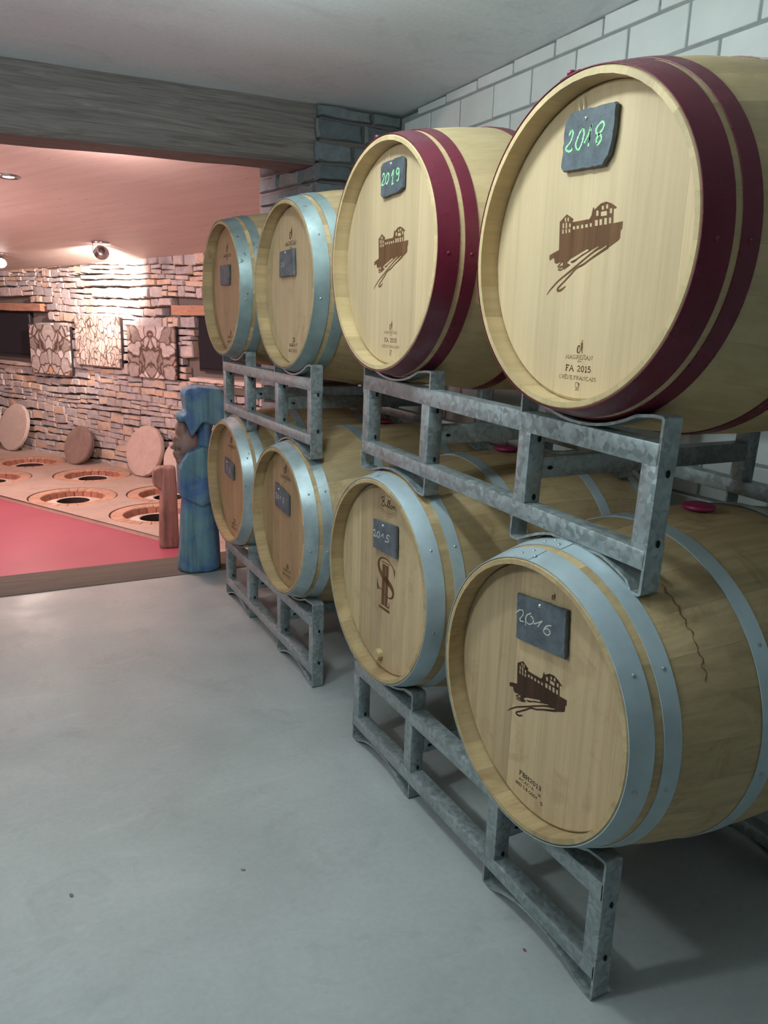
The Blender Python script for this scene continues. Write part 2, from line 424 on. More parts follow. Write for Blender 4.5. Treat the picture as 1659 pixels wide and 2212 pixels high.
M['chrome'] = plain('chrome', (.6, .6, .62), .22, .95)
M['dark_metal'] = plain('dark_metal', (.05, .045, .05), .35, .5)
def emis(name, col, e):
    t = NT(name); t.b.inputs['Emission Color'].default_value = (*col, 1); t.b.inputs['Emission Strength'].default_value = e
    return t.base((.8, .8, .8), .4)
M['lamp_on'] = emis('lit_lamp', (1, .86, .78), 26)
M['lamp_dim'] = plain('lamp_socket', (.10, .08, .08), .4, .6)
def art(name, mirror, scale, stretch):
    t = NT(name); tc = t.n('ShaderNodeTexCoord'); sx = t.n('ShaderNodeSeparateXYZ'); t.l(tc.outputs['Object'], sx.inputs[0])
    x = sx.outputs[0]
    if mirror:
        ab = t.n('ShaderNodeMath', operation='ABSOLUTE'); t.l(x, ab.inputs[0]); x = ab.outputs[0]
    cb = t.n('ShaderNodeCombineXYZ'); t.l(x, cb.inputs[0]); t.l(sx.outputs[2], cb.inputs[1])
    mp = t.n('ShaderNodeMapping'); mp.inputs['Scale'].default_value = (stretch[0], stretch[1], 1); mp.inputs['Location'].default_value = (mirror * 1.7, mirror * .9, 0)
    t.l(cb.outputs[0], mp.inputs[0])
    ns = t.n('ShaderNodeTexNoise'); ns.inputs['Scale'].default_value = 3; t.l(mp.outputs[0], ns.inputs['Vector'])
    va = t.n('ShaderNodeVectorMath', operation='MULTIPLY_ADD'); va.inputs[1].default_value = (.35, .35, 0); t.l(ns.outputs['Color'], va.inputs[0]); t.l(mp.outputs[0], va.inputs[2])
    c = t.vor(va.outputs[0], scale); bw = t.n('ShaderNodeRGBToBW'); t.l(c, bw.inputs[0])
    if mirror: col = t.ramp(bw.outputs[0], [(0, (.20, .16, .14)), (.3, (.36, .31, .29)), (.5, (.52, .47, .45)), (.64, (.42, .37, .36)), (.72, (.60, .32, .18)), (.76, (.58, .52, .50))])
    else: col = t.ramp(bw.outputs[0], [(0, (.42, .34, .30)), (1, (.62, .54, .49))])
    e = t.vor(va.outputs[0], scale, 'DISTANCE_TO_EDGE', 'Distance')
    col = t.mix(t.ramp(e, [(.02, 1.0), (.09, 0.0)]), col, (.10, .065, .05))
    fine = t.noise(mp.outputs[0], 14, 5, .6)
    col = t.mix(1.0, col, t.ramp(fine, [(.3, .75), (.7, 1.2)]), 'MULTIPLY')
    return t.base(col, .6, 0, .3)
M['art_a'] = art('stone_print_mirrored', 1.0, 3.6, (2.2, 2.0))
M['art_b'] = art('stone_print_upright', 0, 9.0, (2.0, 1.25))
M['art_c'] = art('stone_print_mirrored_wide', 2.0, 3.4, (2.2, 2.2))
def paint_wood(name, pal, scale):
    t = NT(name); v = t.coord((1, 1, 1))
    a = t.noise(v, scale, 4, .6, .5)
    col = t.ramp(a, pal)
    st = t.noise(t.coord((26, 26, 2.0)), 1, 5, .6)
    col = t.mix(1.0, col, t.ramp(st, [(.3, .55), (.6, 1.15)]), 'MULTIPLY')
    t.bump(st, .5, .01)
    return t.base(col, .6, 0, .4)
M['blue'] = paint_wood('blue_stained_wood', [(.3, (.155, .275, .30)), (.47, (.125, .235, .30)), (.58, (.075, .145, .32)), (.72, (.18, .30, .325))], 4.5)
M['brown'] = paint_wood('brown_carved_wood', [(.3, (.22, .12, .095)), (.55, (.29, .165, .135)), (.75, (.21, .14, .14))], 5)

# ------------------------------------------------------------------ the cellar shell
WALL_X = 2.2
PIL_Y = 4.034
def ceil_z(x, y): return 2.515 + .015 * (x - 2.2) - .0231 * (y - 4.034)
def slab(name, pts, thick, mat, parent=None, up=True):
    """pts: ring of 3-D points of the seen face; thickness added along +z (up) or -z"""
    n = len(pts); dz = thick if up else -thick
    v = [tuple(p) for p in pts] + [(p[0], p[1], p[2] + dz) for p in pts]
    f = [tuple(range(n)), tuple(range(2 * n - 1, n - 1, -1))] + [(i, (i + 1) % n, n + (i + 1) % n, n + i) for i in range(n)]
    return link(name, mesh_py(v, f, name, mat=mat), None, parent)
def struct(o): o['kind'] = 'structure'; return o
XL, YB = -3.2, -2.6
struct(slab('floor', [(XL, YB, 0), (2.4, YB, 0), (2.4, 4.16, 0), (XL, 4.16, 0)], .12, M['floor'], up=False))
struct(slab('ceiling', [(x, y, ceil_z(x, y)) for x, y in ((XL, YB), (2.4, YB), (2.4, 4.40), (XL, 4.40))], .15, M['ceiling']))
struct(link('wall_left', box_mesh((XL - .1, YB, -.1), (XL, 4.1, 2.6), mat=M['plaster'])))
struct(link('wall_back', box_mesh((XL, YB - .1, -.1), (2.4, YB, 2.7), mat=M['plaster'])))
# right wall: mortar core with sand-lime bricks standing proud of the joints
wr = struct(link('wall_right', box_mesh((WALL_X + .005, YB, -.05), (WALL_X + .14, 4.75, 2.50), mat=M['mortar'])))
def to_px(p):
    d = Vector(p) - Vector((0, 0, CAM_H)); z = d.dot(fx)
    if z < .2: return None
    return 829.5 + 1661.5 * d.dot(rx) / z, 1106 - 1661.5 * d.dot(ux) / z, z
BR_L, BR_H, J0 = .277, .1475, 2.476
brick_me = {}
stuff_bm = bmesh.new()
for row in range(0, 18):
    z1 = J0 - .0055 + BR_H * (1 - row) if row == 0 else J0 - BR_H * (row - 1) - .0055
    z0 = J0 - BR_H * row + .0055
    off = 2.221 if row % 2 == 0 else 2.360
    for k in range(-17, 8):
        y0 = off + BR_L * k + .0055; y1 = y0 + BR_L - .011
        if y1 > PIL_Y + .1 or y0 < YB: continue
        zt = z1
        if row == 0: zt = min(z1, ceil_z(WALL_X, y1) - .002)
        px = to_px((WALL_X, (y0 + y1) / 2, (z0 + zt) / 2))
        seen = px is not None and -60 < px[0] < 1760 and px[1] > -80 and z0 > .5 and y0 > .6
        if seen:
            hh = round(zt - z0, 3)
            if hh not in brick_me: brick_me[hh] = box_mesh((0, 0, 0), (.05, BR_L - .011, hh), 'brick', .003, 1, M['block'])
            link('brick', brick_me[hh], None, wr, (WALL_X + rnd.uniform(-.0012, .0012), y0, z0))
        else:
            add_box(stuff_bm, (WALL_X, y0, z0), (WALL_X + .05, y1, zt))
o = link('brick_courses', mesh_bm(stuff_bm, 'brick_courses', mat=M['block']), None, wr); o['kind'] = 'stuff'

# pillar of dark split stone at the end of the right wall
pil = struct(link('wall_pillar', mesh_py(
    [(1.72, 4.06, 0), (2.2, 4.06, 0), (2.2, 4.75, 0), (1.62, 4.75, 0), (1.72, 4.06, 2.50), (2.2, 4.06, 2.50), (2.2, 4.75, 2.50), (1.62, 4.75, 2.50)],
    [(0, 1, 2, 3), (4, 5, 6, 7), (0, 1, 5, 4), (1, 2, 6, 5), (2, 3, 7, 6), (3, 0, 4, 7)], 'wall_pillar', mat=M['stone_joint'])))
def rough_block(cx, cy, hx, hz, depth, proud, r, name='stone', mat=None):
    """irregular stone: outline in local x/z, front face towards -y, tail to +depth"""
    k = []
    for sx, sz in ((-1, -1), (-.35, -1), (.35, -1), (1, -1), (1, 0), (1, 1), (.35, 1), (-.35, 1), (-1, 1), (-1, 0)):
        k.append((sx * hx * (1 - r.uniform(0, .09)), sz * hz * (1 - r.uniform(0, .22))))
    n = len(k)
    v = [(x, depth, z) for x, z in k]
    v += [(x, -proud * .25 + r.uniform(-.003, .003), z) for x, z in k]
    v += [(x * r.uniform(.84, .95), -proud * r.uniform(.7, 1.1), z * r.uniform(.72, .9)) for x, z in k]
    f = []
    for a in (0, 1):
        for i in range(n): f.append((a * n + i, a * n + (i + 1) % n, (a + 1) * n + (i + 1) % n, (a + 1) * n + i))
    f.append(tuple(range(2 * n, 3 * n)))
    return v, f
z = .0
row = 0
while z < 2.47:
    hgt = rnd.uniform(.065, .115)
    if z + hgt > 2.44: hgt = 2.505 - z
    # front face (towards -Y)
    cuts = [1.69, 2.2]
    mid = 1.69 + rnd.uniform(.18, .34); cuts = [1.69, mid, 2.2] if rnd.random() < .75 else [1.69, mid - .06, mid + .13, 2.2]
    for i in range(len(cuts) - 1):
        a, b = cuts[i], cuts[i + 1]
        if i == 0: a -= rnd.uniform(0, .02)
        hx = (b - a) / 2 - .004
        v, f = rough_block(0, 0, hx, hgt / 2 - .003, .05, rnd.uniform(.018, .034), rnd)
        link('stone', mesh_py(v, f, 'stone', True, 28, M['pillar']), None, pil, ((a + b) / 2, 4.055, z + hgt / 2))
    # splayed left face (towards -X)
    L = .66; cut = [0, rnd.uniform(.18, .36), L] if rnd.random() < .6 else [0, rnd.uniform(.14, .22), rnd.uniform(.36, .48), L]
    for i in range(len(cut) - 1):
        hx = (cut[i + 1] - cut[i]) / 2 - .004
        v, f = rough_block(0, 0, hx, hgt / 2 - .003, .05, rnd.uniform(.016, .034), rnd)
        s_ = (cut[i] + cut[i + 1]) / 2
        link('stone', mesh_py(v, f, 'stone', True, 28, M['pillar']), None, pil, (1.722 - .155 * s_, 4.07 + s_, z + hgt / 2), (0, 0, -PI / 2 + .153))
    z += hgt; row += 1

# beam over the opening and sill below it
def beam_geo(x0, x1, bot0, bot1, y0, y1, name, mat, top=None):
    n = 26; v = []; f = []
    r = random.Random(5)
    for i in range(n + 1):
        t = i / n; x = x0 + (x1 - x0) * t; zb = bot0 + (bot1 - bot0) * t
        j = lambda s: r.uniform(-s, s)
        zt = ceil_z(x, y0) + .01 if top is None else top
        v += [(x, y0 + j(.004), zt), (x, y0 + j(.005), zb + .022 + j(.004)), (x, y0 + .02, zb + j(.004)), (x, y1 - .02, zb + j(.004)), (x, y1, zb + .02), (x, y1, zt)]
    for i in range(n):
        for k in range(6):
            l = (k + 1) % 6
            f.append((i * 6 + k, (i + 1) * 6 + k, (i + 1) * 6 + l, i * 6 + l))
    f += [tuple(range(6)), tuple(n * 6 + k for k in reversed(range(6)))]
    return link(name, mesh_py(v, f, name, True, 35, mat))
bm_o = beam_geo(XL, 1.70, 2.105, 2.215, 4.07, 4.36, 'trim_1', M['beam'])
struct(bm_o)
sill = struct(link('trim_2', box_mesh((XL, 4.155, -.36), (1.72, 4.50, .006), bevel=.008, segs=2, mat=M['sill'])))

# ------------------------------------------------------------------ the amphora room behind
ZF = -.354
WA = Vector((.578, 10.868, 0)); WD = Vector((.4738, -.8806, 0)); WN = Vector((-.8806, -.4738, 0))   # wall line, direction, normal into the room
def wpt(s, n, z): p = WA + WD * s + WN * n; return (p.x, p.y, z)
def far_ceil(x, y):
    q = Vector((x, y, 0)) - WA
    return 1.904 + .037 * q.dot(WD) + .1 * q.dot(WN)
EDGE = 1.69
e0, e1 = wpt(-2.3, EDGE - .01, 0), wpt(6.37, EDGE - .01, 0)
struct(slab('floor_lower', [(p[0], p[1], ZF) for p in ((XL, 4.45), (e1[0], 4.45), e1, e0, (XL, 12.6))], .1, M['red_floor'], up=False))
poly = [(XL, 4.33), (4.0, 4.33), (4.2, 4.6), (WA.x - WD.x * 2.2 + .1, WA.y - WD.y * 2.2), (XL, 12.8)]
struct(slab('ceiling_lower', [(x, y, far_ceil(x, y)) for x, y in poly], .12, M['ceiling_far']))
struct(link('wall_lower_left', box_mesh((XL - .1, 4.1, ZF - .1), (XL, 12.9, 2.9), mat=M['plaster'])))
struct(link('wall_lower_end', box_mesh((XL, 12.6, ZF - .1), (.5, 12.7, 2.6), mat=M['plaster'])))
struct(link('wall_lower_right', box_mesh((2.2, 4.55, ZF - .1), (4.2, 4.65, 2.6), mat=M['plaster'])))

S0, S1 = -2.3, 7.0
ws = struct(bpy.data.objects.new('wall_far', None)); COL.objects.link(ws)
ws.location = (WA.x, WA.y, 0); ws.rotation_euler = (0, 0, math.atan2(WD.y, WD.x))
# in the wall's frame: x along it, -y out of the wall?  rotate so that front is local +n
def far_wall_niches():
    return [(-1.05, .19, .79, 1.52), (3.12, 4.36, .79, 1.52)]
NICHE = far_wall_niches()
LINTEL = [(-1.3, .49, 1.415, 1.52), (2.82, 4.6, 1.42, 1.53)]
back = link('core', box_mesh((S0, -.30, ZF), (S1, -.085, 2.30), mat=M['stone_joint']), None, ws)
# local frame: +x = WD, +y = rotate 90deg ccw of WD = (-WD.y, WD.x) = (.88,.47) = -WN ; so the room is at local -y
back.data.transform(Matrix.Scale(-1, 4, (0, 1, 0)))
bm0 = bmesh.new(); bm0.from_mesh(back.data); bmesh.ops.recalc_face_normals(bm0, faces=bm0.faces[:]); bm0.to_mesh(back.data); bm0.free()
cands = []
zrow = ZF
rs = random.Random(23)
while zrow < 2.26:
    hrow = rs.choice((.055, .07, .085, .10, .12, .14))
    s = S0 + rs.uniform(0, .2)
    while s < S1:
        w = rs.uniform(.08, .29) * (1.2 if hrow < .075 else .9)
        parts = [(zrow, hrow)]
        if hrow > .095 and rs.random() < .45:
            c = rs.uniform(.4, .6); parts = [(zrow, hrow * c), (zrow + hrow * c, hrow * (1 - c))]
        wave = .013 * math.sin(s * 2.3 + zrow * 9) + .008 * math.sin(s * 5.1 + zrow * 4)
        for z0, hh in parts:
            z0 += wave
            mid = Vector(wpt(s + w / 2, 0, 0))
            if z0 > far_ceil(mid.x, mid.y): continue
            bad = any(s + w > a + .01 and s < b - .01 and z0 + hh > c + .005 and z0 < d - .005 for a, b, c, d in NICHE + LINTEL)
            if not bad: cands.append((s, w, z0, hh))
        s += w
    zrow += hrow
info = []
for c in cands:
    s, w, z0, hh = c
    p = to_px(wpt(s + w / 2, 0, z0 + hh / 2))
    vis = p is not None and -20 < p[0] < 600 and 540 < p[1] < 1060
    if p is not None and p[0] > 440 and not (770 < p[1] < 900): vis = False
    area = w * hh / (p[2] ** 2) if p else 0
    info.append((area if vis else 0, c))
info.sort(key=lambda t: -t[0])
rest_v, rest_f = [], []
for i, (area, (s, w, z0, hh)) in enumerate(info):
    v, f = rough_block(0, 0, w / 2 - rs.uniform(.001, .004), hh / 2 - rs.uniform(.001, .003), .075, rs.uniform(.006, .032), rs)
    tilt = rs.uniform(-.075, .075)
    if i < 300 and area > 0:
        link('stone', mesh_py(v, f, 'stone', True, 30, M['stone']), None, ws, (s + w / 2, 0, z0 + hh / 2), (rs.uniform(-.03, .03), tilt, rs.uniform(-.03, .03)))
    else:
        o_ = len(rest_v); mx = Matrix.Translation((s + w / 2, 0, z0 + hh / 2)) @ Matrix.Rotation(tilt, 4, 'Y')
        rest_v += [tuple(mx @ Vector(q)) for q in v]; rest_f += [tuple(a + o_ for a in q) for q in f]
o = link('rubble_stone', mesh_py(rest_v, rest_f, 'rubble_stone', True, 30, M['stone']), None, ws); o['kind'] = 'stuff'
WROT = math.atan2(WD.y, WD.x)
def on_wall(name, s, n, z, label, cat, group=None):
    return empty(name, wpt(s, n, z), (0, 0, WROT), label, cat, group)
def wbox(name, t, lo, hi, mat, bevel=0, segs=1): return link(name, box_mesh(lo, hi, name, bevel, segs, mat), None, t)

# raised paving with the jar mouths let into it
ZP = ZF + .035
JARS = [(.756, 7.865, 'jar mouth nearest the red floor edge, third from the blue figure'),
        (1.072, 8.90, 'brick-ringed jar mouth in front of the two-layered brown lid'),
        (1.64, 7.69, 'jar mouth half hidden behind the brown carved block, farther of two'),
        (1.36, 6.91, 'jar mouth cut by the brown carved block, nearer of two'),
        (.50, 9.93, 'farthest jar mouth, in front of the tall pale lid'),
        (.06, 9.08, 'jar mouth cut by the left edge of the photo')]
RO, RI = .40, .295
NHOLE = 56
edge = 1.69
outer = [wpt(S0, -.02, 0), wpt(S0, edge, 0), wpt(6.25, edge, 0), wpt(6.9, -.02, 0)]
loops = [[Vector((p[0], p[1], 0)) for p in outer]]
for jx, jy, _ in JARS:
    loops.append([Vector((jx + (RO + .014) * math.cos(2 * PI * i / NHOLE), jy + (RO + .014) * math.sin(2 * PI * i / NHOLE), 0)) for i in range(NHOLE)])
tris = tessellate_polygon(loops)
pv = [tuple(p) for l in loops for p in l]
v = [(p[0], p[1], ZP) for p in pv] + [(p[0], p[1], ZP - .12) for p in pv]
f = [tuple(t) for t in tris]
o_ = 0
for l in loops:
    n = len(l)
    for i in range(n): f.append((o_ + i, o_ + (i + 1) % n, len(pv) + o_ + (i + 1) % n, len(pv) + o_ + i))
    o_ += n
struct(link('floor_paving', mesh_py(v, f, 'floor_paving', mat=M['platform'])))
def wedge(r0, r1, a, z0, z1, r0b=None, r1b=None, bev=.003):
    """brick between radii, half-angle a; bottom radii may differ"""
    r0b = r0 if r0b is None else r0b; r1b = r1 if r1b is None else r1b
    v = []
    for (ra, rb, zz) in ((r0b, r1b, z0), (r0, r1, z1)):
        for an in (-a, a):
            for r in (ra, rb): v.append((r * math.cos(an), r * math.sin(an), zz))
    f = [(0, 1, 3, 2), (4, 6, 7, 5), (0, 4, 5, 1), (2, 3, 7, 6), (0, 2, 6, 4), (1, 5, 7, 3)]
    bm = bmesh.new(); vs = [bm.verts.new(p) for p in v]
    for q in f: bm.faces.new([vs[i] for i in q])
    bmesh.ops.bevel(bm, geom=bm.edges[:], offset=bev, segments=1, affect='EDGES')
    return mesh_bm(bm, 'brick', False)
NR, NL = 26, 22
ring_me = wedge(RI, RO, PI / NR - .006, -.022, -.004); ring_me.materials.append(M['tile'])
lin_me = wedge(RI - .003, RI + .04, PI / NL - .008, -.078, -.0225, RI - .012, RI + .03); lin_me.materials.append(M['lining'])
v, f = lathe([(RI + .03, -.079), (RI - .010, -.070), (.235, -.060), (.160, -.038), (.150, -.046), (.165, -.056), (.23, -.085), (RI + .03, -.11)], 40)
lime_me = mesh_py(v, f, 'mortar_collar', True, 40, M['lime'])
v, f = lathe([(.151, -.0475), (.17, -.2), (.32, -.5), (.36, -.8), (.2, -1.2), (.001, -1.25), (.001, -1.27), (.22, -1.22), (.39, -.8), (.345, -.48), (.20, -.19), (.168, -.06)], 40)
jar_me = mesh_py(v, f, 'jar_body', True, 40, M['jar'])
def make_jar():
    t = empty('buried_jar')
    for i in range(NR): link('brick', ring_me, None, t, (0, 0, 0), (0, 0, 2 * PI * i / NR))
    for i in range(NL):
        b = link('lining_brick', lin_me, None, t, (0, 0, 0), (0, 0, 2 * PI * (i + .5) / NL))
    link('mortar_collar', lime_me, None, t); link('jar_body', jar_me, None, t)
    return t
def dup(root):
    r = root.copy(); COL.objects.link(r)
    for ch in root.children:
        c = ch.copy(); COL.objects.link(c); c.parent = r
        for g in ch.children:
            d = g.copy(); COL.objects.link(d); d.parent = c
    return r
j0 = make_jar()
for i, (jx, jy, lab) in enumerate(JARS):
    t = j0 if i == 0 else dup(j0)
    t.location = (jx, jy, ZP); t.rotation_euler = (0, 0, .37 * i)
    tag(t, lab, 'buried jar', 'brick-ringed buried jar mouths')

# round lids leaning on the stone wall
def lid(name, s, n, R, th, lean, mat, label, double=False):
    t = empty(name, wpt(s, n, ZP), (0, 0, WROT), label, 'lid', 'round lids leaning on the stone wall')
    r = random.Random(int(s * 100))
    prof = [(0.001, -th / 2), (R * .96, -th / 2), (R, -th * .3), (R, th * .3), (R * .97, th / 2), (0.001, th / 2)]
    v, f = lathe(prof, 44)
    jit = [1 + r.uniform(-.018, .014) for _ in range(44)]
    v = [(p[0] * jit[i // 6], p[1] * jit[i // 6], p[2]) for i, p in enumerate(v)]
    me = mesh_py(v, f, 'disc', True, 40, mat)
    # disc axis z -> local -y (into the room), standing on its rim, leaning back
    mx = Matrix.Rotation(-lean, 4, 'X') @ Matrix.Translation((0, 0, R)) @ Matrix.Rotation(PI / 2, 4, 'X')
    me.transform(mx)
    link('disc', me, None, t)
    if double:
        v, f = lathe([(p[0] * .9 if p[0] > .01 else p[0], p[1]) for p in prof], 44)
        me2 = mesh_py(v, f, 'lower_disc', True, 40, mat)
        me2.transform(Matrix.Rotation(-lean, 4, 'X') @ Matrix.Translation((0, th * 1.02, R)) @ Matrix.Rotation(PI / 2, 4, 'X'))
        link('lower_disc', me2, None, t)
    return t
lid('round_lid', -.09, .24, .305, .05, .30, M['lid_a'], 'tall pale stone lid leaning on the wall at the far left')
lid('round_lid', -.73, .24, .30, .05, .30, M['lid_a'], 'stone lid cut off by the left edge of the photo')
lid('round_lid', 1.30, .27, .232, .045, .32, M['lid_b'], 'brown two-layered round lid leaning on the wall between two pale lids', True)
lid('round_lid', 2.44, .22, .285, .06, .26, M['lid_c'], 'pinkish stone lid leaning on the wall left of the carved figures')
lid('round_lid', 2.995, .20, .24, .05, .25, M['lid_a'], 'pale lid mostly hidden behind the pinkish stone lid')

# canvases, screens, lintels and ledges on the stone wall
def canvas(s0, s1, z0, z1, mat, label):
    t = on_wall('canvas_print', (s0 + s1) / 2, .045, z0, label, 'picture', 'stone photographs on canvas')
    w = (s1 - s0) / 2
    fr = wbox('stretcher_frame', t, (-w + .01, -.012, .01), (w - .01, .03, z1 - z0 - .01), M['dark_metal'])
    m = box_mesh((-w, -.035, -(z1 - z0) / 2), (w, -.012, (z1 - z0) / 2), 'print', .003, 1, mat)
    link('print', m, None, t, (0, 0, (z1 - z0) / 2))
canvas(.285, 1.08, .69, 1.268, M['art_a'], 'mirrored grey stone photograph on canvas beside the left screen')
canvas(1.205, 2.005, .835, 1.39, M['art_b'], 'whitish canvas of upright pebbles right under the bright spotlight')
canvas(2.135, 2.90, .755, 1.30, M['art_c'], 'mirrored stone photograph on canvas nearest the right screen')
def screen(s0, s1, z0, z1, label):
    t = on_wall('flat_screen', (s0 + s1) / 2, -.035, z0, label, 'screen', 'dark flat screens in wall niches')
    w = (s1 - s0) / 2; hh = z1 - z0
    wbox('housing', t, (-w, -.02, 0), (w, .03, hh), M['black'], .006, 2)
    wbox('display', t, (-w + .018, -.023, .035), (w - .018, -.019, hh - .018), M['screen'])
    wbox('lower_strip', t, (-w + .02, -.026, .004), (w - .02, -.019, .022), M['dark_metal'])
screen(-.83, .165, .865, 1.405, 'dark flat screen in the left wall niche under a wooden lintel')
screen(3.16, 4.2, .865, 1.412, 'dark flat screen half hidden behind the top far barrel')
for s0, s1, z0, z1, lab in ((-1.3, .485, 1.418, 1.516, 'red-brown wooden lintel above the left screen'), (2.82, 4.6, 1.422, 1.528, 'red-brown wooden lintel above the right screen')):
    t = on_wall('wooden_lintel', (s0 + s1) / 2, 0, z0, lab, 'lintel', 'lintels above the screens')
    w = (s1 - s0) / 2
    n = 14; v = []; f = []
    r = random.Random(3)
    for i in range(n + 1):
        x = -w + 2 * w * i / n
        v += [(x, .08, 0), (x, -.035 + r.uniform(-.004, .004), r.uniform(0, .008)), (x, -.04 + r.uniform(-.004, .004), z1 - z0 - r.uniform(0, .008)), (x, .08, z1 - z0)]
    for i in range(n):
        for k in range(4): f.append((i * 4 + k, (i + 1) * 4 + k, (i + 1) * 4 + (k + 1) % 4, i * 4 + (k + 1) % 4))
    f += [(0, 1, 2, 3), tuple(n * 4 + k for k in (3, 2, 1, 0))]
    link('timber', mesh_py(v, f, 'timber', True, 40, M['lintel']), None, t)
for s0, s1, z0, z1, mat, lab in ((-1.1, .22, .752, .792, M['lid_a'], 'rough pale stone ledge under the left screen'), (3.08, 4.4, .755, .80, M['lime'], 'pale ledge under the right screen')):
    t = on_wall('wall_ledge', (s0 + s1) / 2, 0, z0, lab, 'ledge')
    w = (s1 - s0) / 2; n = 16; v = []; f = []; r = random.Random(9)
    for i in range(n + 1):
        x = -w + 2 * w * i / n
        v += [(x, .08, 0), (x, -.045 + r.uniform(-.014, .008), r.uniform(0, .01)), (x, -.055 + r.uniform(-.014, .008), z1 - z0 - r.uniform(0, .006)), (x, .08, z1 - z0)]
    for i in range(n):
        for k in range(4): f.append((i * 4 + k, (i + 1) * 4 + k, (i + 1) * 4 + (k + 1) % 4, i * 4 + (k + 1) % 4))
    f += [(0, 1, 2, 3), tuple(n * 4 + k for k in (3, 2, 1, 0))]
    link('slab', mesh_py(v, f, 'slab', True, 40, mat), None, t)
t = on_wall('wooden_shelf', 3.75, 0, .66, 'dark wooden board on the wall under the right ledge', 'board')
wbox('board', t, (-.66, -.05, 0), (.66, .08, .07), M['sill'], .006)

# spotlights and the recessed lamp in the far ceiling
def spotlight(x, y, aim, label, lit, energy):
    z = far_ceil(x, y)
    t = empty('spotlight', (x, y, z), (0, 0, 0), label, 'spotlight')
    v, f = lathe([(.001, -.012), (.085, -.012), (.092, -.004), (.092, .0), (.001, .0)], 32)
    link('ceiling_plate', mesh_py(v, f, 'ceiling_plate', True, 40, M['chrome']), None, t)
    d = (Vector(aim) - Vector((x, y, z - .085))).normalized()
    q = d.to_track_quat('Z', 'Y').to_matrix().to_4x4()
    head = Matrix.Translation((0, 0, -.085)) @ q
    v, f = lathe([(.03, -.05), (.045, -.045), (.068, .0), (.072, .018), (.064, .018), (.055, .0), (.03, -.03)], 32)
    me = mesh_py(v, f, 'lamp_ring', True, 40, M['chrome']); me.transform(head); link('lamp_ring', me, None, t)
    v, f = lathe([(.001, -.056), (.012, -.056), (.031, -.05), (.034, -.03), (.001, -.03)], 20)
    me = mesh_py(v, f, 'lamp_socket', True, 40, M['lamp_dim']); me.transform(head); link('lamp_socket', me, None, t)
    v, f = lathe([(.001, -.02), (.05, -.02), (.055, .004), (.001, .006)], 28)
    me = mesh_py(v, f, 'lens', True, 40, M['lamp_on'] if lit else M['dark_metal']); me.transform(head); link('lens', me, None, t)
    bm = bmesh.new(); add_box(bm, (-.08, -.006, -.10), (-.072, .006, -.008)); add_box(bm, (-.08, -.006, -.10), (-.05, .006, -.092))
    link('bracket', mesh_bm(bm, 'bracket', mat=M['chrome']), None, t)
    l = light('spot_beam', 'SPOT', (x + d.x * .06, y + d.y * .06, z - .085 + d.z * .06), energy, (1, .80, .70), aim, spot_size=1.5, spot_blend=.9, shadow_soft_size=.04)
    return t
spotlight(1.191, 8.166, wpt(1.55, 0, 1.66), 'round chrome spotlight seen from behind under the far ceiling', True, 420)
spotlight(.36, 9.70, (.1, 7.6, 0.2), 'glaring spotlight at the left edge under the far ceiling', True, 60)
t = empty('recessed_lamp', (.324, 6.154, far_ceil(.324, 6.154)), (0, 0, 0), 'round recessed ceiling lamp with chrome rim near the beam', 'lamp')
v, f = lathe([(.035, -.002), (.07, -.010), (.082, -.006), (.085, 0), (.035, 0)], 36)
link('rim', mesh_py(v, f, 'rim', True, 40, M['chrome']), None, t)
v, f = lathe([(.001, -.006), (.034, -.006), (.036, 0), (.001, 0)], 28)
link('bulb', mesh_py(v, f, 'bulb', True, 40, M['lamp_on']), None, t)
light('recessed_lamp_beam', 'SPOT', (.324, 6.154, far_ceil(.324, 6.154) - .03), 25, (1, .75, .68), (.324, 6.2, 0), spot_size=1.9, spot_blend=.8, shadow_soft_size=.04)

# ------------------------------------------------------------------ barrels
BL = .95
def prof_r(x, Rc, Rb):
    t = abs((x - BL / 2) / (BL / 2)); return Rb - (Rb - Rc) * t ** 2.2
NS = 26
def pol(x, r, a, z0=0.0): return (x, -r * math.cos(a), r * math.sin(a) + z0)
def stave_mesh(Rc, Rb):
    ha = PI / NS
    xs = [0, .004, .028, .044, .06, .11, .19, .29, .39, .475, .56, .66, .76, .84, .89, .906, .922, .946, BL]
    v = []; f = []
    for x in xs:
        e = min(x, BL - x)
        ro = prof_r(x, Rc, Rb) - (.003 if e < .001 else 0)
        th = .010 if e < .001 else .013 if e < .005 else .021 if e < .03 else .026
        ri = ro - th
        g = .00012 / ro
        for k in range(5): v.append(pol(x, ro, PI / 2 - ha + g + (2 * ha - 2 * g) * k / 4))
        for k in range(3): v.append(pol(x, ri, PI / 2 + ha - g - (2 * ha - 2 * g) * k / 2))
    m = 8
    for i in range(len(xs) - 1):
        for k in range(m): f.append((i * m + k, (i + 1) * m + k, (i + 1) * m + (k + 1) % m, i * m + (k + 1) % m))
    f.append(tuple(range(m))); f.append(tuple((len(xs) - 1) * m + k for k in reversed(range(m))))
    return mesh_py(v, f, 'stave', True, 32)
HX = .045
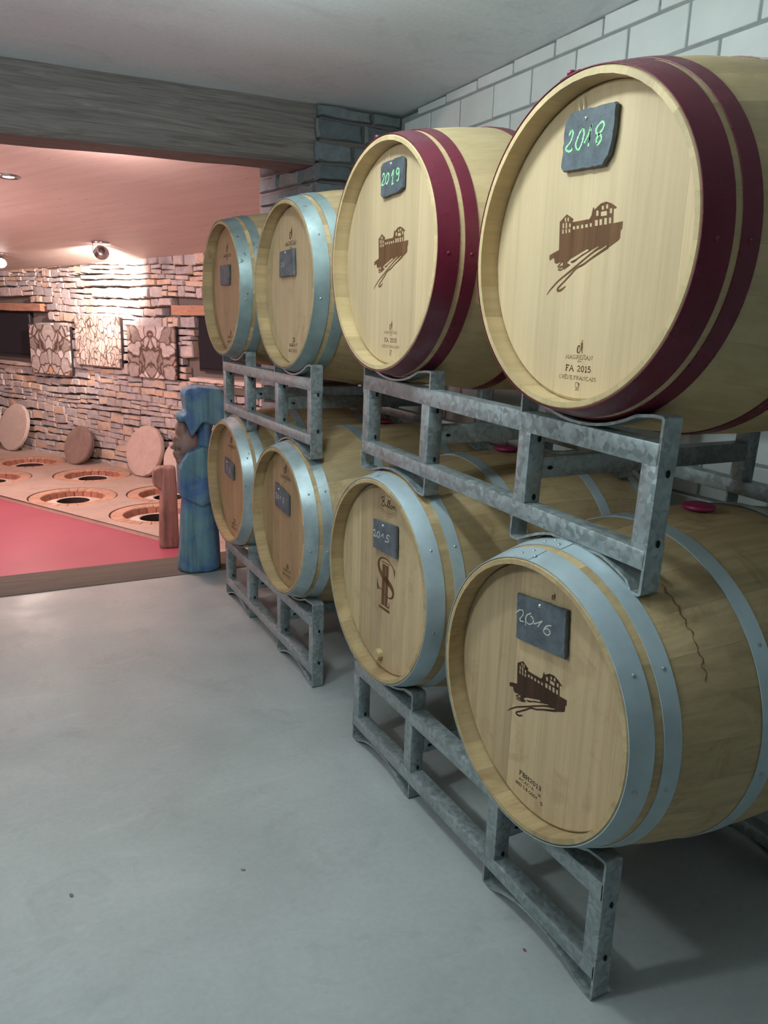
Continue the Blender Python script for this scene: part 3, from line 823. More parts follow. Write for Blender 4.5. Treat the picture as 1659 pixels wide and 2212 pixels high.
def board_meshes(Rh, seed):
    r = random.Random(seed); n = 8
    ws_ = [r.uniform(.8, 1.25) for _ in range(n)]; tot = sum(ws_)
    edges = [-Rh]
    for w in ws_: edges.append(edges[-1] + 2 * Rh * w / tot)
    edges[-1] = Rh
    out = []
    for i in range(n):
        a, b = edges[i] + .00008, edges[i + 1] - .00008
        if i == 0: a = -Rh + .0008
        if i == n - 1: b = Rh - .0008
        top = []
        for k in range(9):
            y = a + (b - a) * k / 8
            top.append((y, math.sqrt(max(0, Rh * Rh - y * y))))
        ring = [(y, -z) for y, z in top] + [(y, z) for y, z in reversed(top)]
        m = len(ring)
        k_ = 1 - .006 / Rh
        fx_ = [(HX + .004, y, z) for y, z in ring]
        fi = [(HX, y, z * k_) for y, z in ring]
        bk = [(HX + .022, y, z) for y, z in ring]
        v = fi + fx_ + bk
        f = [tuple(range(m))] + [(q, (q + 1) % m, m + (q + 1) % m, m + q) for q in range(m)] + [(m + q, m + (q + 1) % m, 2 * m + (q + 1) % m, 2 * m + q) for q in range(m)] + [tuple(range(3 * m - 1, 2 * m - 1, -1))]
        out.append(mesh_py(v, f, 'head_board'))
    return out
def hoop_mesh(x0, x1, Rc, Rb, seam=1.75, tongue=.20):
    """conical sheet hoop with a lapped end"""
    xm = (x0 + x1) / 2
    R = lambda x: prof_r(x, Rc, Rb) + .0006
    t = .0018
    v, f = lathe([(R(x0), x0), (R(x0) + t, x0), (R(xm) + t, xm), (R(x1) + t, x1), (R(x1), x1)], 104, 'X')
    # lapped end: second thickness over a short arc with rounded tongue
    n = 14; o = len(v)
    for i in range(n + 1):
        q = i / n
        an = seam - tongue / 2 + tongue * q
        sh = .5 * (x1 - x0) * (1 - math.sqrt(max(0, 1 - max(0, (q - .8) / .2) ** 2))) if q > .8 else 0
        xa, xb = x0 + .0004 + sh * .9, x1 - .0004 - sh * .9
        for x, d in ((xa, t), (xa, t + .0016), (xb, t + .0016), (xb, t)): v.append((x, -(R(x) + d) * math.cos(an), (R(x) + d) * math.sin(an)))
    for i in range(n):
        for k in range(4): f.append((o + i * 4 + k, o + (i + 1) * 4 + k, o + (i + 1) * 4 + (k + 1) % 4, o + i * 4 + (k + 1) % 4))
    f += [tuple(o + k for k in range(4)), tuple(o + n * 4 + k for k in (3, 2, 1, 0))]
    return mesh_py(v, f, 'hoop', True, 35)
v, f = lathe([(.001, .0024), (.002, .0022), (.0037, .0012), (.0046, 0), (.001, 0)], 14)
rivet_me = mesh_py(v, f, 'rivet', True, 50, M['rivet'])
rivet_red_me = rivet_me.copy(); rivet_red_me.materials.clear(); rivet_red_me.materials.append(M['rivet_red'])
stud_v, stud_f = lathe([(.001, .010), (.004, .0095), (.0075, .007), (.0085, .0035), (.007, .001), (.005, 0), (.001, 0)], 16)
stud_me = mesh_py(stud_v, stud_f, 'stud', True, 50, M['rivet_red'])
v, f = lathe([(.001, .016), (.026, .0155), (.036, .012), (.038, .007), (.034, .002), (.022, -.001), (.020, -.02), (.001, -.02)], 32)
bung_me = mesh_py(v, f, 'bung', True, 40, M['bung'])
_cache = {}
def barrel(name, front, Rc, Rb, yaw, style, label, group, hoops, roll=0.0, rivets=(), bung=True, hoop_mat=None, head=None):
    """front: centre of the front chime plane in the world; the barrel lies along +X"""
    x, y, z = front
    t = empty(name, (x + BL / 2, y, z - Rb), (0, 0, yaw), label, 'barrel', group)
    off = Vector((-BL / 2, 0, Rb))
    sm = stave_mesh(Rc, Rb); sm.materials.append(M['stave_' + style])
    for i in range(NS): link('stave', sm, None, t, off, (2 * PI * (i + .5) / NS + roll, 0, 0))
    Rh = prof_r(HX, Rc, Rb) - .026 - .0006
    Rh = prof_r(HX, Rc, Rb) - .0262
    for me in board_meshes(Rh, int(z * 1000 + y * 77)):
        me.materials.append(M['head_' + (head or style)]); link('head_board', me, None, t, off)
    v, f = lathe([(.001, BL - HX - .02), (Rh, BL - HX - .02), (Rh, BL - HX), (.001, BL - HX)], 60, 'X')
    link('rear_head', mesh_py(v, f, 'rear_head', mat=M['head_' + style]), None, t, off)
    hm = hoop_mat or (M['hoop_red'] if style == 'new' else M['hoop_steel'])
    a, b, c, d, e, g = hoops
    for i, (p, q) in enumerate(((a, b), (c, d), (e, g), (BL - g, BL - e), (BL - d, BL - c), (BL - b, BL - a))):
        seam = 1.72 if i % 2 == 0 else 1.66
        ho = link('hoop', hoop_mesh(p, q, Rc, Rb, seam), hm, t, off)
        if not ho.data.materials: ho.data.materials.append(hm)
        for an, fr, kind in rivets:
            if i > 2 and kind != 'stud': continue
            xx = p + (q - p) * fr; r_ = prof_r(xx, Rc, Rb) + (.004 if 1.5 < an < 1.9 else .0024)
            me = {'steel': rivet_me, 'red': rivet_red_me, 'stud': stud_me}[kind]
            rv = link('rivet', me, None, ho, pol(xx, r_, an), (PI / 2 - an, 0, 0))
            rv.rotation_euler = (an - PI / 2, 0, 0)
            rv.rotation_euler = Vector((0, -math.cos(an), math.sin(an))).to_track_quat('Z', 'X').to_euler()
    if bung:
        bo = link('bung', bung_me, None, t, (0, 0, 2 * Rb + .001)); bo['label'] = 'magenta silicone bung'
    t['_front'] = 0
    return t
def P_(t, Rb): return (-BL / 2, 0, Rb)    # offset of the front plane centre in the barrel's frame

RV_S = [(1.62, .35, 'steel'), (1.76, .35, 'steel'), (1.70, .7, 'steel'), (-.16, .45, 'steel'), (.55, .6, 'steel')]
RV_R = [(1.74, .3, 'stud'), (-.02, .5, 'red')]
SPEC = {
 'B18': dict(p=(1.006, 1.183, 1.560), Rc=.300, Rb=.365, yaw=0, style='new', hoops=(.001, .055, .069, .103, .295, .330), rv=RV_R, bung=False,
             label='large pale barrel with burgundy hoops under the 2018 slate, nearest on the top row'),
 'B19': dict(p=(1.016, 1.987, 1.588), Rc=.307, Rb=.368, yaw=.006, style='new', hoops=(.001, .055, .069, .103, .295, .330), rv=RV_R, bung=False,
             label='pale barrel with chipped burgundy hoops under the 2019 slate with green chalk'),
 'BU3': dict(p=(1.033, 2.798, 1.534), Rc=.297, Rb=.368, yaw=.014, style='old', hoops=(.001, .052, .070, .108, .29, .33), rv=RV_S, bung=False, hm='hoop_dull',
             label='grey-hooped barrel with an almost blank slate, on the top row behind the burgundy ones'),
 'BU4': dict(hd='brown', p=(1.029, 3.592, 1.540), Rc=.2925, Rb=.360, yaw=.010, style='old', hoops=(.001, .052, .070, .108, .29, .33), rv=RV_S, bung=False, hm='hoop_dull',  # brown head puts the reddish light falling there into the colour
             label='farthest barrel of the top row, shaded head and dull grey hoops'),
 'B16': dict(p=(.976, 1.183, .645), Rc=.301, Rb=.370, yaw=.008, style='old', hoops=(.001, .049, .068, .103, .285, .325), rv=RV_S, bung=True,
             label='stained oak barrel with acacia stamp under the 2016 slate, nearest on the bottom row'),
 'B15': dict(p=(1.020, 1.981, .648), Rc=.314, Rb=.375, yaw=.010, style='old', hoops=(.001, .052, .080, .113, .29, .33), rv=RV_S, bung=True,
             label='oak barrel with a wooden plug and big monogram under the 2015 slate'),
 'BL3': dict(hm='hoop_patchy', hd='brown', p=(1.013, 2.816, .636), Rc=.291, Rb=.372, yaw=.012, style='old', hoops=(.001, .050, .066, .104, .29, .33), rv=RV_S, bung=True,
             label='second-farthest bottom barrel, steel hoops and a brown head with a tilted slate'),
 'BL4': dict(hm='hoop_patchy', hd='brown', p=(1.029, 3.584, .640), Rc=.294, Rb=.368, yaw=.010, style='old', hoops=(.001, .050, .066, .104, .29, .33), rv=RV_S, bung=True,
             label='farthest barrel of the bottom row, next to the blue carved figure'),
}
# racks: (front-bottom near corner, rotation z, tilt about x)
S_ = .86
RX = {'L1': ((1.2374 * S_, 1.1376 * S_, 0), 0, 0), 'U1': ((1.2525 * S_, 1.1435 * S_, 1.0727 * S_), .0014, .0306),
      'L2': ((1.2534 * S_, 3.0011 * S_, 0), -.0065, 0), 'U2': ((1.2452 * S_, 3.0146 * S_, 1.0631 * S_), -.0211, -.0056)}
RLEN, RW, RI1, RI2, RZL0, RZL1, RZT0, RZT1, RZH, RDEP = 1.204, .042, .3686, .803, .052, .0912, .251, .295, .344, .0457
REAR = .735; FT = .006
ON = {'L1': ('B16', 'B15'), 'U1': ('B18', 'B19'), 'L2': ('BL3', 'BL4'), 'U2': ('BU3', 'BU4')}
UNDER = {'U1': ('B16', 'B15'), 'U2': ('BL3', 'BL4')}
def rack_mat(k):
    loc, rz, tx = RX[k]
    return Matrix.Translation(loc) @ Matrix.Rotation(rz, 4, 'Z') @ Matrix.Rotation(tx, 4, 'X')
def local_circle(k, b, xf):
    """barrel b's section at rack depth xf, in the rack's frame: centre y, z and radius"""
    s = SPEC[b]; m = rack_mat(k).inverted()
    p = s['p']; x0 = RX[k][0][0] + xf - p[0]
    c = m @ Vector((p[0] + x0, p[1] + x0 * math.tan(s['yaw']), p[2]))
    return c.y, c.z, prof_r(x0, s['Rc'], s['Rb']) + .0028
# settle each barrel into its saddle
for k in ('L1', 'L2', 'U1', 'U2'):
    for b in ON[k]:
        need = 0
        for xf in (RDEP / 2, REAR + RDEP / 2):
            cy, cz, r = local_circle(k, b, xf)
            need = max(need, RZT1 + FT + .001 - (cz - r)) if xf < .1 else need
        SPEC[b]['p'] = (SPEC[b]['p'][0], SPEC[b]['p'][1], SPEC[b]['p'][2] + need)
        print('barrel', b, 'raised', round(need, 4), 'gap', round(local_circle(k, b, RDEP / 2)[1] - local_circle(k, b, RDEP / 2)[2] - RZT1 - FT, 4))
def path_strip(path, th, x0, x1, side):
    """flat bar bent along a (y,z) path; thickness to the given side"""
    n = len(path); v = []; f = []
    for i, p in enumerate(path):
        p = Vector(p)
        d0 = (p - Vector(path[i - 1])).normalized() if i else (Vector(path[1]) - p).normalized()
        d1 = (Vector(path[i + 1]) - p).normalized() if i < n - 1 else d0
        t = (d0 + d1).normalized(); nn = Vector((-t.y, t.x)) * side
        k = 1 / max(.6, nn.dot(Vector((-d0.y, d0.x)) * side))
        q = p + nn * th * k
        v += [(x0, p.x, p.y), (x1, p.x, p.y), (x1, q.x, q.y), (x0, q.x, q.y)]
    for i in range(n - 1):
        for k in range(4): f.append((i * 4 + k, (i + 1) * 4 + k, (i + 1) * 4 + (k + 1) % 4, i * 4 + (k + 1) % 4))
    f += [(0, 1, 2, 3), tuple((n - 1) * 4 + k for k in (3, 2, 1, 0))]
    bm = bmesh.new(); vs = [bm.verts.new(p) for p in v]
    for q in f: bm.faces.new([vs[i] for i in q])
    return mesh_bm(bm, 'flat_bar', True, 38, M['galv'])
def rounded(path, r=.010, n=4, idx=()):
    out = []
    for i, p in enumerate(path):
        if i in idx:
            p = Vector(p); a = (Vector(path[i - 1]) - p).normalized(); b = (Vector(path[i + 1]) - p).normalized()
            p0 = p + a * r; p1 = p + b * r
            for k in range(n + 1):
                t = k / n; out.append(tuple((p0 * (1 - t) + p * t) * (1 - t) + (p * (1 - t) + p1 * t) * t))
        else: out.append(tuple(p))
    return out
hole_v, hole_f = lathe([(.001, 0), (.0052, 0), (.0052, .0012), (.001, .0012)], 14)
def drain(parent, loc, nrm):
    me = mesh_py([(p[0] * .9, p[1] * 1.45, p[2]) for p in hole_v], hole_f, 'drain_hole_shade', True, 40, M['hole'])
    return me
hole_me = mesh_py([(p[0] * .85, p[1] * 1.4, p[2]) for p in hole_v], hole_f, 'drain_hole_shade', True, 40, M['hole'])  # dark disc laid on the tube, painting a drain hole's inner shade
def rack(k, label):
    t = empty('steel_barrel_rack', label=label, cat='rack', group='galvanised two-barrel racks')
    t.matrix_world = rack_mat(k)
    G = M['galv']
    def bar(name, lo, hi):
        return link(name, box_mesh(lo, hi, name, .003, 2, G), None, t)
    for fr, x0 in enumerate((0, REAR)):
        x1 = x0 + RDEP
        bar('lower_rail', (x0, 0, RZL0), (x1, RLEN, RZL1)); bar('upper_rail', (x0, 0, RZT0), (x1, RLEN, RZT1))
        for i, y in enumerate((0, RI1, RI2, RLEN - RW)):
            po = bar('post', (x0 + .0006, y, RZL1 - .002), (x1 - .0006, y + RW, RZT0 + .002))
            if fr == 0:
                for zz in (RZL1 + .013, RZT0 - .013):
                    link('drain_hole_shade', hole_me, None, po, (x0 + RDEP / 2 + .004, y - .0009, zz), (PI / 2, 0, 0))
        # saddles and feet
        for c, (ya, yb) in enumerate(((-.0, RI1 + RW), (RI2, RLEN))):
            cy, cz, r = local_circle(k, ON[k][c], x0 + RDEP / 2)
            r += .0012
            zb = cz - r
            if zb < RZT1 + FT: r -= 0
            oa, ob = ya - .0002, yb + .0002
            top = RZH
            half = .150
            arcp = []
            for i in range(13):
                yy = cy - half + 2 * half * i / 12
                zz = cz - math.sqrt(r * r - (yy - cy) ** 2)
                arcp.append((yy, max(zz, RZT1 + FT)))
            top = max(top, arcp[0][1] + .004, arcp[-1][1] + .004)
            out = 1 if c == 0 else 0
            s_lo = RZT0 - .012 if c == 0 else RZT1 - .001
            e_lo = RZT1 - .001 if c == 0 else RZT0 - .012
            path = [(oa, s_lo), (oa, top)] + arcp + [(ob, top), (ob, e_lo)]
            path.insert(2, (oa + .028, top)) if arcp[0][0] - oa > .05 else None
            if ob - arcp[-1][0] > .05: path.insert(len(path) - 2, (ob - .028, top))
            path = rounded(path, .010, 4, (1, len(path) - 2))
            link('saddle_bar', path_strip(path, FT, x0, x1, -1), None, t)
            # foot: arch bar below the lower rail
            if k in UNDER:
                fy, fz, fr_ = local_circle(k, UNDER[k][c], x0 + RDEP / 2)
            else: fy, fz, fr_ = (oa + ob) / 2, RZL0 - FT - .33, .33
            fr_ += .001
            arcp = []
            for i in range(13):
                yy = fy - half + 2 * half * i / 12
                zz = fz + math.sqrt(max(1e-6, fr_ * fr_ - (yy - fy) ** 2))
                arcp.append((yy, min(max(zz, .001), RZL0 - FT)))
            hi_s = RZL1 + .012 if c == 0 else RZL0 + .001
            hi_e = RZL0 + .001 if c == 0 else RZL1 + .012
            path = [(oa, hi_s), (oa, 0.0), (oa + .028, 0.0)] + [a for a in arcp if oa + .032 < a[0] < ob - .032] + [(ob - .028, 0.0), (ob, 0.0), (ob, hi_e)]
            path = rounded(path, .010, 4, (1, len(path) - 2))
            link('foot_bar', path_strip(path, FT, x0, x1, 1), None, t)
    # cross tubes between the two frames
    xa, xb = RDEP - .001, REAR + .001
    for y in (RI1, RI2):
        ct = bar('cross_tube', (xa, y + .001, .146), (xb, y + RW - .001, .196))
        link('drain_hole_shade', hole_me, None, ct, (xa + .022, y + .0002, .170), (PI / 2, PI / 2, 0))
    return t
rack('L1', 'galvanised rack on the floor under the 2015 and 2016 barrels, nearest the camera')
rack('U1', 'upper galvanised rack carrying the two burgundy-hooped barrels')
rack('L2', 'galvanised rack on the floor under the two far bottom barrels')
rack('U2', 'upper galvanised rack carrying the two far grey-hooped barrels')

BAR = {}
for b, s in SPEC.items():
    nm = 'oak_barrel'
    BAR[b] = barrel(nm, s['p'], s['Rc'], s['Rb'], s['yaw'], s['style'], s['label'], 'barrels on the steel racks', s['hoops'],
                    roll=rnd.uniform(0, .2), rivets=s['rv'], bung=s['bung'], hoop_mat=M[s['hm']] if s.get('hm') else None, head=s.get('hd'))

# ------------------------------------------------------------------ marks burnt into the heads
def castle(fl):
    k = lambda q: [(.5 * (-.1) + (x - 185) * .0002578 - .06, 0) for x, y in q]
    # outline traced as a silhouette in units of the head, a to the right and b up
    tr = lambda q: [CAS(x, y) for x, y in q]
    body = [(320, 272), (395, 197), (465, 243), (455, 275), (625, 247), (645, 215), (660, 140), (668, 140), (672, 162), (735, 105), (785, 90), (835, 108), (882, 142), (878, 154), (855, 158), (853, 288), (940, 270), (935, 340), (922, 350), (918, 420), (905, 440), (815, 510), (795, 488), (730, 530), (718, 500), (640, 545), (608, 530), (440, 632), (402, 672), (442, 690), (372, 742), (356, 733), (360, 655), (292, 688), (270, 680), (262, 632), (240, 640), (220, 660), (209, 645), (212, 606), (240, 588), (315, 548)]
    win = [(375, 232, 388, 270), (402, 230, 416, 268), (350, 285, 365, 335), (383, 278, 398, 335), (420, 288, 437, 325), (347, 347, 362, 388), (382, 343, 397, 382), (415, 340, 433, 375), (460, 315, 482, 347), (498, 308, 522, 340), (543, 300, 565, 335), (585, 295, 610, 327), (630, 285, 650, 320), (742, 128, 762, 165), (783, 117, 803, 155), (690, 170, 713, 220), (735, 180, 792, 222), (818, 152, 840, 198), (680, 257, 708, 312), (723, 250, 748, 305), (768, 240, 793, 300), (812, 235, 833, 290)]
    fl.poly(tr(body), [tr([(x0, y0), (x1, y0 - (x1 - x0) * .1), (x1, y1 - (x1 - x0) * .1), (x0, y1)]) for x0, y0, x1, y1 in win])
    fl.stroke(tr([(640, 540), (560, 590), (490, 640), (440, 662)]), [.003, .0035, .003, .002])
    fl.stroke(tr([(510, 634), (480, 655), (450, 668)]), [.001, .003, .002])
    fl.stroke(*curve(tr([(725, 515), (660, 562), (600, 612), (520, 680), (430, 758), (350, 825), (300, 870), (250, 925), (215, 965), (185, 1012)]), 4, [.005, .004, .004, .0042, .0042, .004, .004, .0036, .003, .0015]))
    fl.stroke(*curve(tr([(812, 502), (730, 560), (640, 625), (570, 680), (500, 720), (440, 788), (400, 832), (350, 885), (312, 925), (303, 945), (312, 956), (342, 946), (368, 925), (392, 904)]), 4, [.006, .005, .004, .0042, .0042, .0042, .004, .004, .0045, .005, .005, .005, .004, .002]))
    fl.stroke(tr([(360, 655), (330, 685), (306, 712), (312, 720), (350, 704), (352, 716), (308, 745), (330, 750), (360, 736)]), [.003, .003, .003, .003, .002, .003, .003, .003, .002])
def solve_affine(src, dst):
    """least-squares a*x+b*y+c for both outputs"""
    import numpy as np
    A = np.array([[x, y, 1.0] for x, y in src]); B = np.array(dst)
    X, *_ = np.linalg.lstsq(A, B, rcond=None)
    return X
_CX = solve_affine([(395, 197), (320, 272), (882, 142), (940, 270), (815, 510), (210, 650), (185, 1010), (300, 950)],
                   [(-.065, .069), (-.086, .057), (.067, .065), (.085, .041), (.059, .002), (-.111, -.013), (-.110, -.084), (-.076, -.073)])
def CAS(x, y):
    return (float(x * _CX[0][0] + y * _CX[1][0] + _CX[2][0]), float(x * _CX[0][1] + y * _CX[1][1] + _CX[2][1]))
def cooper_logo(fl, a, b, h):
    """small burnt figure of a cooper hammering at a cask; (a,b) bottom centre"""
    k = h / 430.0
    q = lambda pts: [(a + (x - 850) * k, b + (595 - y) * k) for x, y in pts]
    fl.poly(q([(725, 470), (735, 400), (770, 355), (820, 345), (870, 360), (890, 400), (850, 395), (810, 385), (785, 420), (780, 480), (790, 560), (885, 575), (885, 595), (760, 595), (732, 560)]))
    fl.poly(q([(885, 270), (920, 262), (945, 285), (965, 270), (905, 235), (925, 200), (940, 180), (962, 190), (935, 225), (975, 258), (985, 310), (975, 350), (995, 420), (985, 450), (900, 470), (880, 440), (910, 400), (895, 340), (900, 320), (880, 305)]))
    fl.poly(q([(900, 475), (985, 460), (980, 510), (992, 590), (965, 595), (950, 500), (915, 500), (895, 545), (840, 560), (825, 548), (870, 520)]))
    fl.stroke(q([(840, 390), (830, 440), (850, 500)]), .0012)
def glass_fork(fl, a, b, h):
    k = h / 270.0
    q = lambda pts: [(a + (x - 800) * k, b + (1720 - y) * k) for x, y in pts]
    w = 16 * k
    fl.stroke(q([(705, 1455), (695, 1540), (715, 1600), (765, 1630), (820, 1600), (840, 1540), (835, 1465), (705, 1452)]), w)
    fl.stroke(q([(765, 1630), (750, 1670), (700, 1715)]), w); fl.stroke(q([(765, 1630), (785, 1680), (820, 1715)]), w)
    fl.poly(q([(845, 1470), (900, 1475), (895, 1540), (870, 1585), (870, 1715), (850, 1715), (855, 1580), (875, 1540), (872, 1520), (845, 1518)]))
def head_print(b, fl, name, mat, label=None):
    s = SPEC[b]; t = BAR[b]
    return fl.build(name, mat, t, -BL / 2 + HX - .0003, (0, s['Rb']), label=label)
DZ = lambda b: {'B18': 1.560, 'B19': 1.588, 'BU3': 1.534, 'BU4': 1.540, 'B16': .645, 'B15': .648, 'BL3': .636, 'BL4': .640}[b] - SPEC[b]['p'][2]
for b in ('B18', 'B19'):
    fl = Flat(); castle(fl); head_print(b, fl, 'castle_emblem', M['brand'], 'burnt silhouette of a castle with a winding road')
    fl = Flat(); cooper_logo(fl, .003, -.194, .027); head_print(b, fl, 'cooper_emblem', M['brand'])
    fl = Flat()
    text(fl, 'MAGREÑAN', -.035, -.205, .0072, .076, .13)
    text(fl, '1820', -.001, -.2105, .003, .012, .14, False)
    text(fl, 'FA', -.032, -.2285, .0105, .022, .20); text(fl, '2015', .001, -.2285, .0105, .038, .20)
    text(fl, 'CHÊNE', -.051, -.2445, .0066, .040, .13); text(fl, 'FRANÇAIS', -.0065, -.2445, .0066, .0625, .13)
    glass_fork(fl, .0055, -.2665, .0165)
    head_print(b, fl, 'lettering', M['brand'])
fl = Flat(); castle(fl)
fl.v = [(x * .96 + .004, y * .93 - .013) for x, y in fl.v]
head_print('B16', fl, 'castle_emblem', M['brand_dark'], 'dark burnt silhouette of a castle')
fl = Flat(); cooper_logo(fl, .020, .2215, .018); head_print('B16', fl, 'cooper_emblem', M['brand_dark'])
fl = Flat()
text(fl, 'FBH', -.042, -.2185, .0095, .034, .24); text(fl, '2013', -.006, -.2185, .0095, .039, .24)
text(fl, 'ACACIA', -.042, -.2325, .0072, .051, .18, False); text(fl, 'M', .026, -.2345, .0072, .0075, .22, False)
text(fl, '6633', -.053, -.2465, .0072, .021, .22, False); text(fl, 'Z', -.027, -.2465, .0072, .006, .2, False); text(fl, '8', -.0165, -.2465, .0072, .0055, .22, False)
text(fl, 'GOSY', -.006, -.2465, .0072, .029, .2, False); text(fl, 'D', .035, -.2505, .0072, .0065, .22, False)
head_print('B16', fl, 'lettering', M['brand_dark'])
# B15: script mark in a ring, monogram, plug
fl = Flat()
fl.stroke(arc(.0035, .2345, .057, .035, 0, 360, 48), .0007)
B_ = [(-.036, .226), (-.031, .238), (-.027, .250)], [(-.040, .244), (-.034, .252), (-.024, .254), (-.018, .249), (-.022, .243), (-.030, .240), (-.019, .238), (-.016, .231), (-.024, .2265), (-.037, .227)], \
     [(-.010, .236), (-.011, .230), (-.007, .228), (-.002, .231)], [(-.0075, .2405), (-.0065, .2415)], [(-.002, .231), (.006, .243), (.007, .249), (.003, .248), (.002, .236), (.003, .229), (.008, .229), (.016, .243), (.017, .250), (.013, .249), (.012, .236), (.013, .229), (.018, .229)], \
     [(.029, .238), (.023, .237), (.021, .231), (.026, .228), (.031, .231), (.030, .237), (.034, .236), (.038, .238)], [(.040, .238), (.039, .229), (.043, .237), (.048, .238), (.048, .230), (.053, .230)]
for st in B_: fl.stroke(curve(st), .0026)
for i, an in enumerate([a for a in range(212, 330, 9)] + [a for a in range(60, 125, 9)]):
    x, y = .0035 + .047 * math.cos(math.radians(an)), .2345 + .027 * math.sin(math.radians(an))
    fl.stroke([(x - .0016, y - .0018), (x - .0004, y + .0018), (x + .0016, y - .0012)], .0009)
head_print('B15', fl, 'script_mark', M['brand_dark'])
fl = Flat()
Sx = [(.057, .018), (.055, .032), (.050, .046), (.036, .056), (.016, .0635), (-.010, .0645), (-.034, .057), (-.044, .040), (-.038, .022), (-.020, .008), (.004, -.001), (.028, -.008), (.048, -.020), (.053, -.034), (.044, -.0475), (.026, -.053), (.004, -.050), (-.020, -.041), (-.038, -.040), (-.049, -.048)]
Sw = [.001, .003, .006, .004, .003, .004, .008, .014, .017, .019, .020, .019, .016, .012, .007, .004, .003, .003, .006, .001]
fl.stroke(*curve(Sx, 5, Sw))
fl.poly([(-.0505, -.048), (-.046, -.040), (-.036, -.037), (-.046, -.026), (-.0505, -.002), (-.0525, -.03)])
fl.poly([(.057, .018), (.0535, .040), (.060, .052), (.061, .036)])
for x0, x1 in ((-.021, -.0005), (.0015, .019)): fl.poly([(x0, -.088), (x1, -.088), (x1 + .002, .046), (x0 + .002, .046)])
fl.poly([(.019, -.088), (.031, -.088), (.031, -.066), (.0285, -.066), (.0265, -.082), (.019, -.083)])
fl.poly([(-.024, .050), (.027, .050), (.027, .0535), (-.024, .0535)])
fl.poly([(-.036, -.1025), (.034, -.1025), (.034, -.0935), (-.036, -.0935)])
for x in (-.012, -.005, .009, .016): fl.stroke([(x, .055), (x + .0005, .072), (x, .090)], .0009)
head_print('B15', fl, 'monogram', M['brand'], 'brown burnt S and column monogram')
v, f = lathe([(.001, -.016), (.017, -.016), (.0185, -.013), (.020, .0), (.001, 0)], 10, 'X')
pl = link('wooden_plug', mesh_py(v, f, 'wooden_plug', True, 25, M['stave_old']), None, BAR['B15'], (-BL / 2 + HX - .0002, .017, SPEC['B15']['Rb'] - .255))
pl['label'] = 'small wooden plug near the bottom of the head'
for b, la, lb in (('BU3', -.022, .168), ('BL3', -.012, .185), ('BU4', -.022, .165), ('BL4', -.022, .185)):
    fl = Flat(); cooper_logo(fl, la, lb, .045); head_print(b, fl, 'cooper_emblem', M['brand_dark'])
    fl = Flat(); text(fl, 'MAGREÑAN', la - .054, lb - .022, .013, .108, .16); text(fl, '1820', la - .010, lb - .034, .006, .022, .16, False)
    head_print(b, fl, 'lettering', M['brand_dark']); fl = Flat()
    text(fl, '20', -.002, -.202, .016, .022, .2); head_print(b, fl, 'lettering', M['brand_dark']); fl = Flat()
    text(fl, 'ALLIER', -.035, -.219, .011, .042, .18, False); text(fl, 'M', .014, -.219, .011, .009, .18, False); text(fl, 'T', .034, -.219, .011, .009, .18, False)
    text(fl, '60', -.040, -.240, .011, .014, .2, False); text(fl, '11', -.019, -.240, .011, .012, .2, False); text(fl, '0', .0, -.240, .011, .008, .2, False); text(fl, '0', .014, -.240, .011, .008, .2, False); text(fl, '5', .030, -.240, .011, .008, .2, False)
    head_print(b, fl, 'lettering', M['brand_dark'])

# wine drips and damp marks on the flank of the nearest bottom barrel
def flank_mark(b, pts, w, mat, name):
    """pts: (x from the front, angle in degrees above the viewer's right) over the staves"""
    sp = SPEC[b]; v = []; f = []
    for i, (x, an) in enumerate(pts):
        ww = w[i] if isinstance(w, (list, tuple)) else w
        for sgn in (-1, 1):
            xx = x + sgn * ww / 2; v.append(pol(xx - BL / 2, prof_r(xx, sp['Rc'], sp['Rb']) + .0005, math.radians(an), sp['Rb']))
        if i: f.append((2 * i - 2, 2 * i - 1, 2 * i + 1, 2 * i))
    link(name, mesh_py(v, f, name, mat=mat), None, BAR[b])
dm = plain('dried_wine', (.17, .075, .035), .8)
rd = random.Random(4)
flank_mark('B16', [(.170 + .003 * math.sin(i * 1.7) + rd.uniform(-.002, .002), 58 - i * 1.15) for i in range(30)], [rd.uniform(.0008, .0042) for _ in range(30)], dm, 'wine_drip')
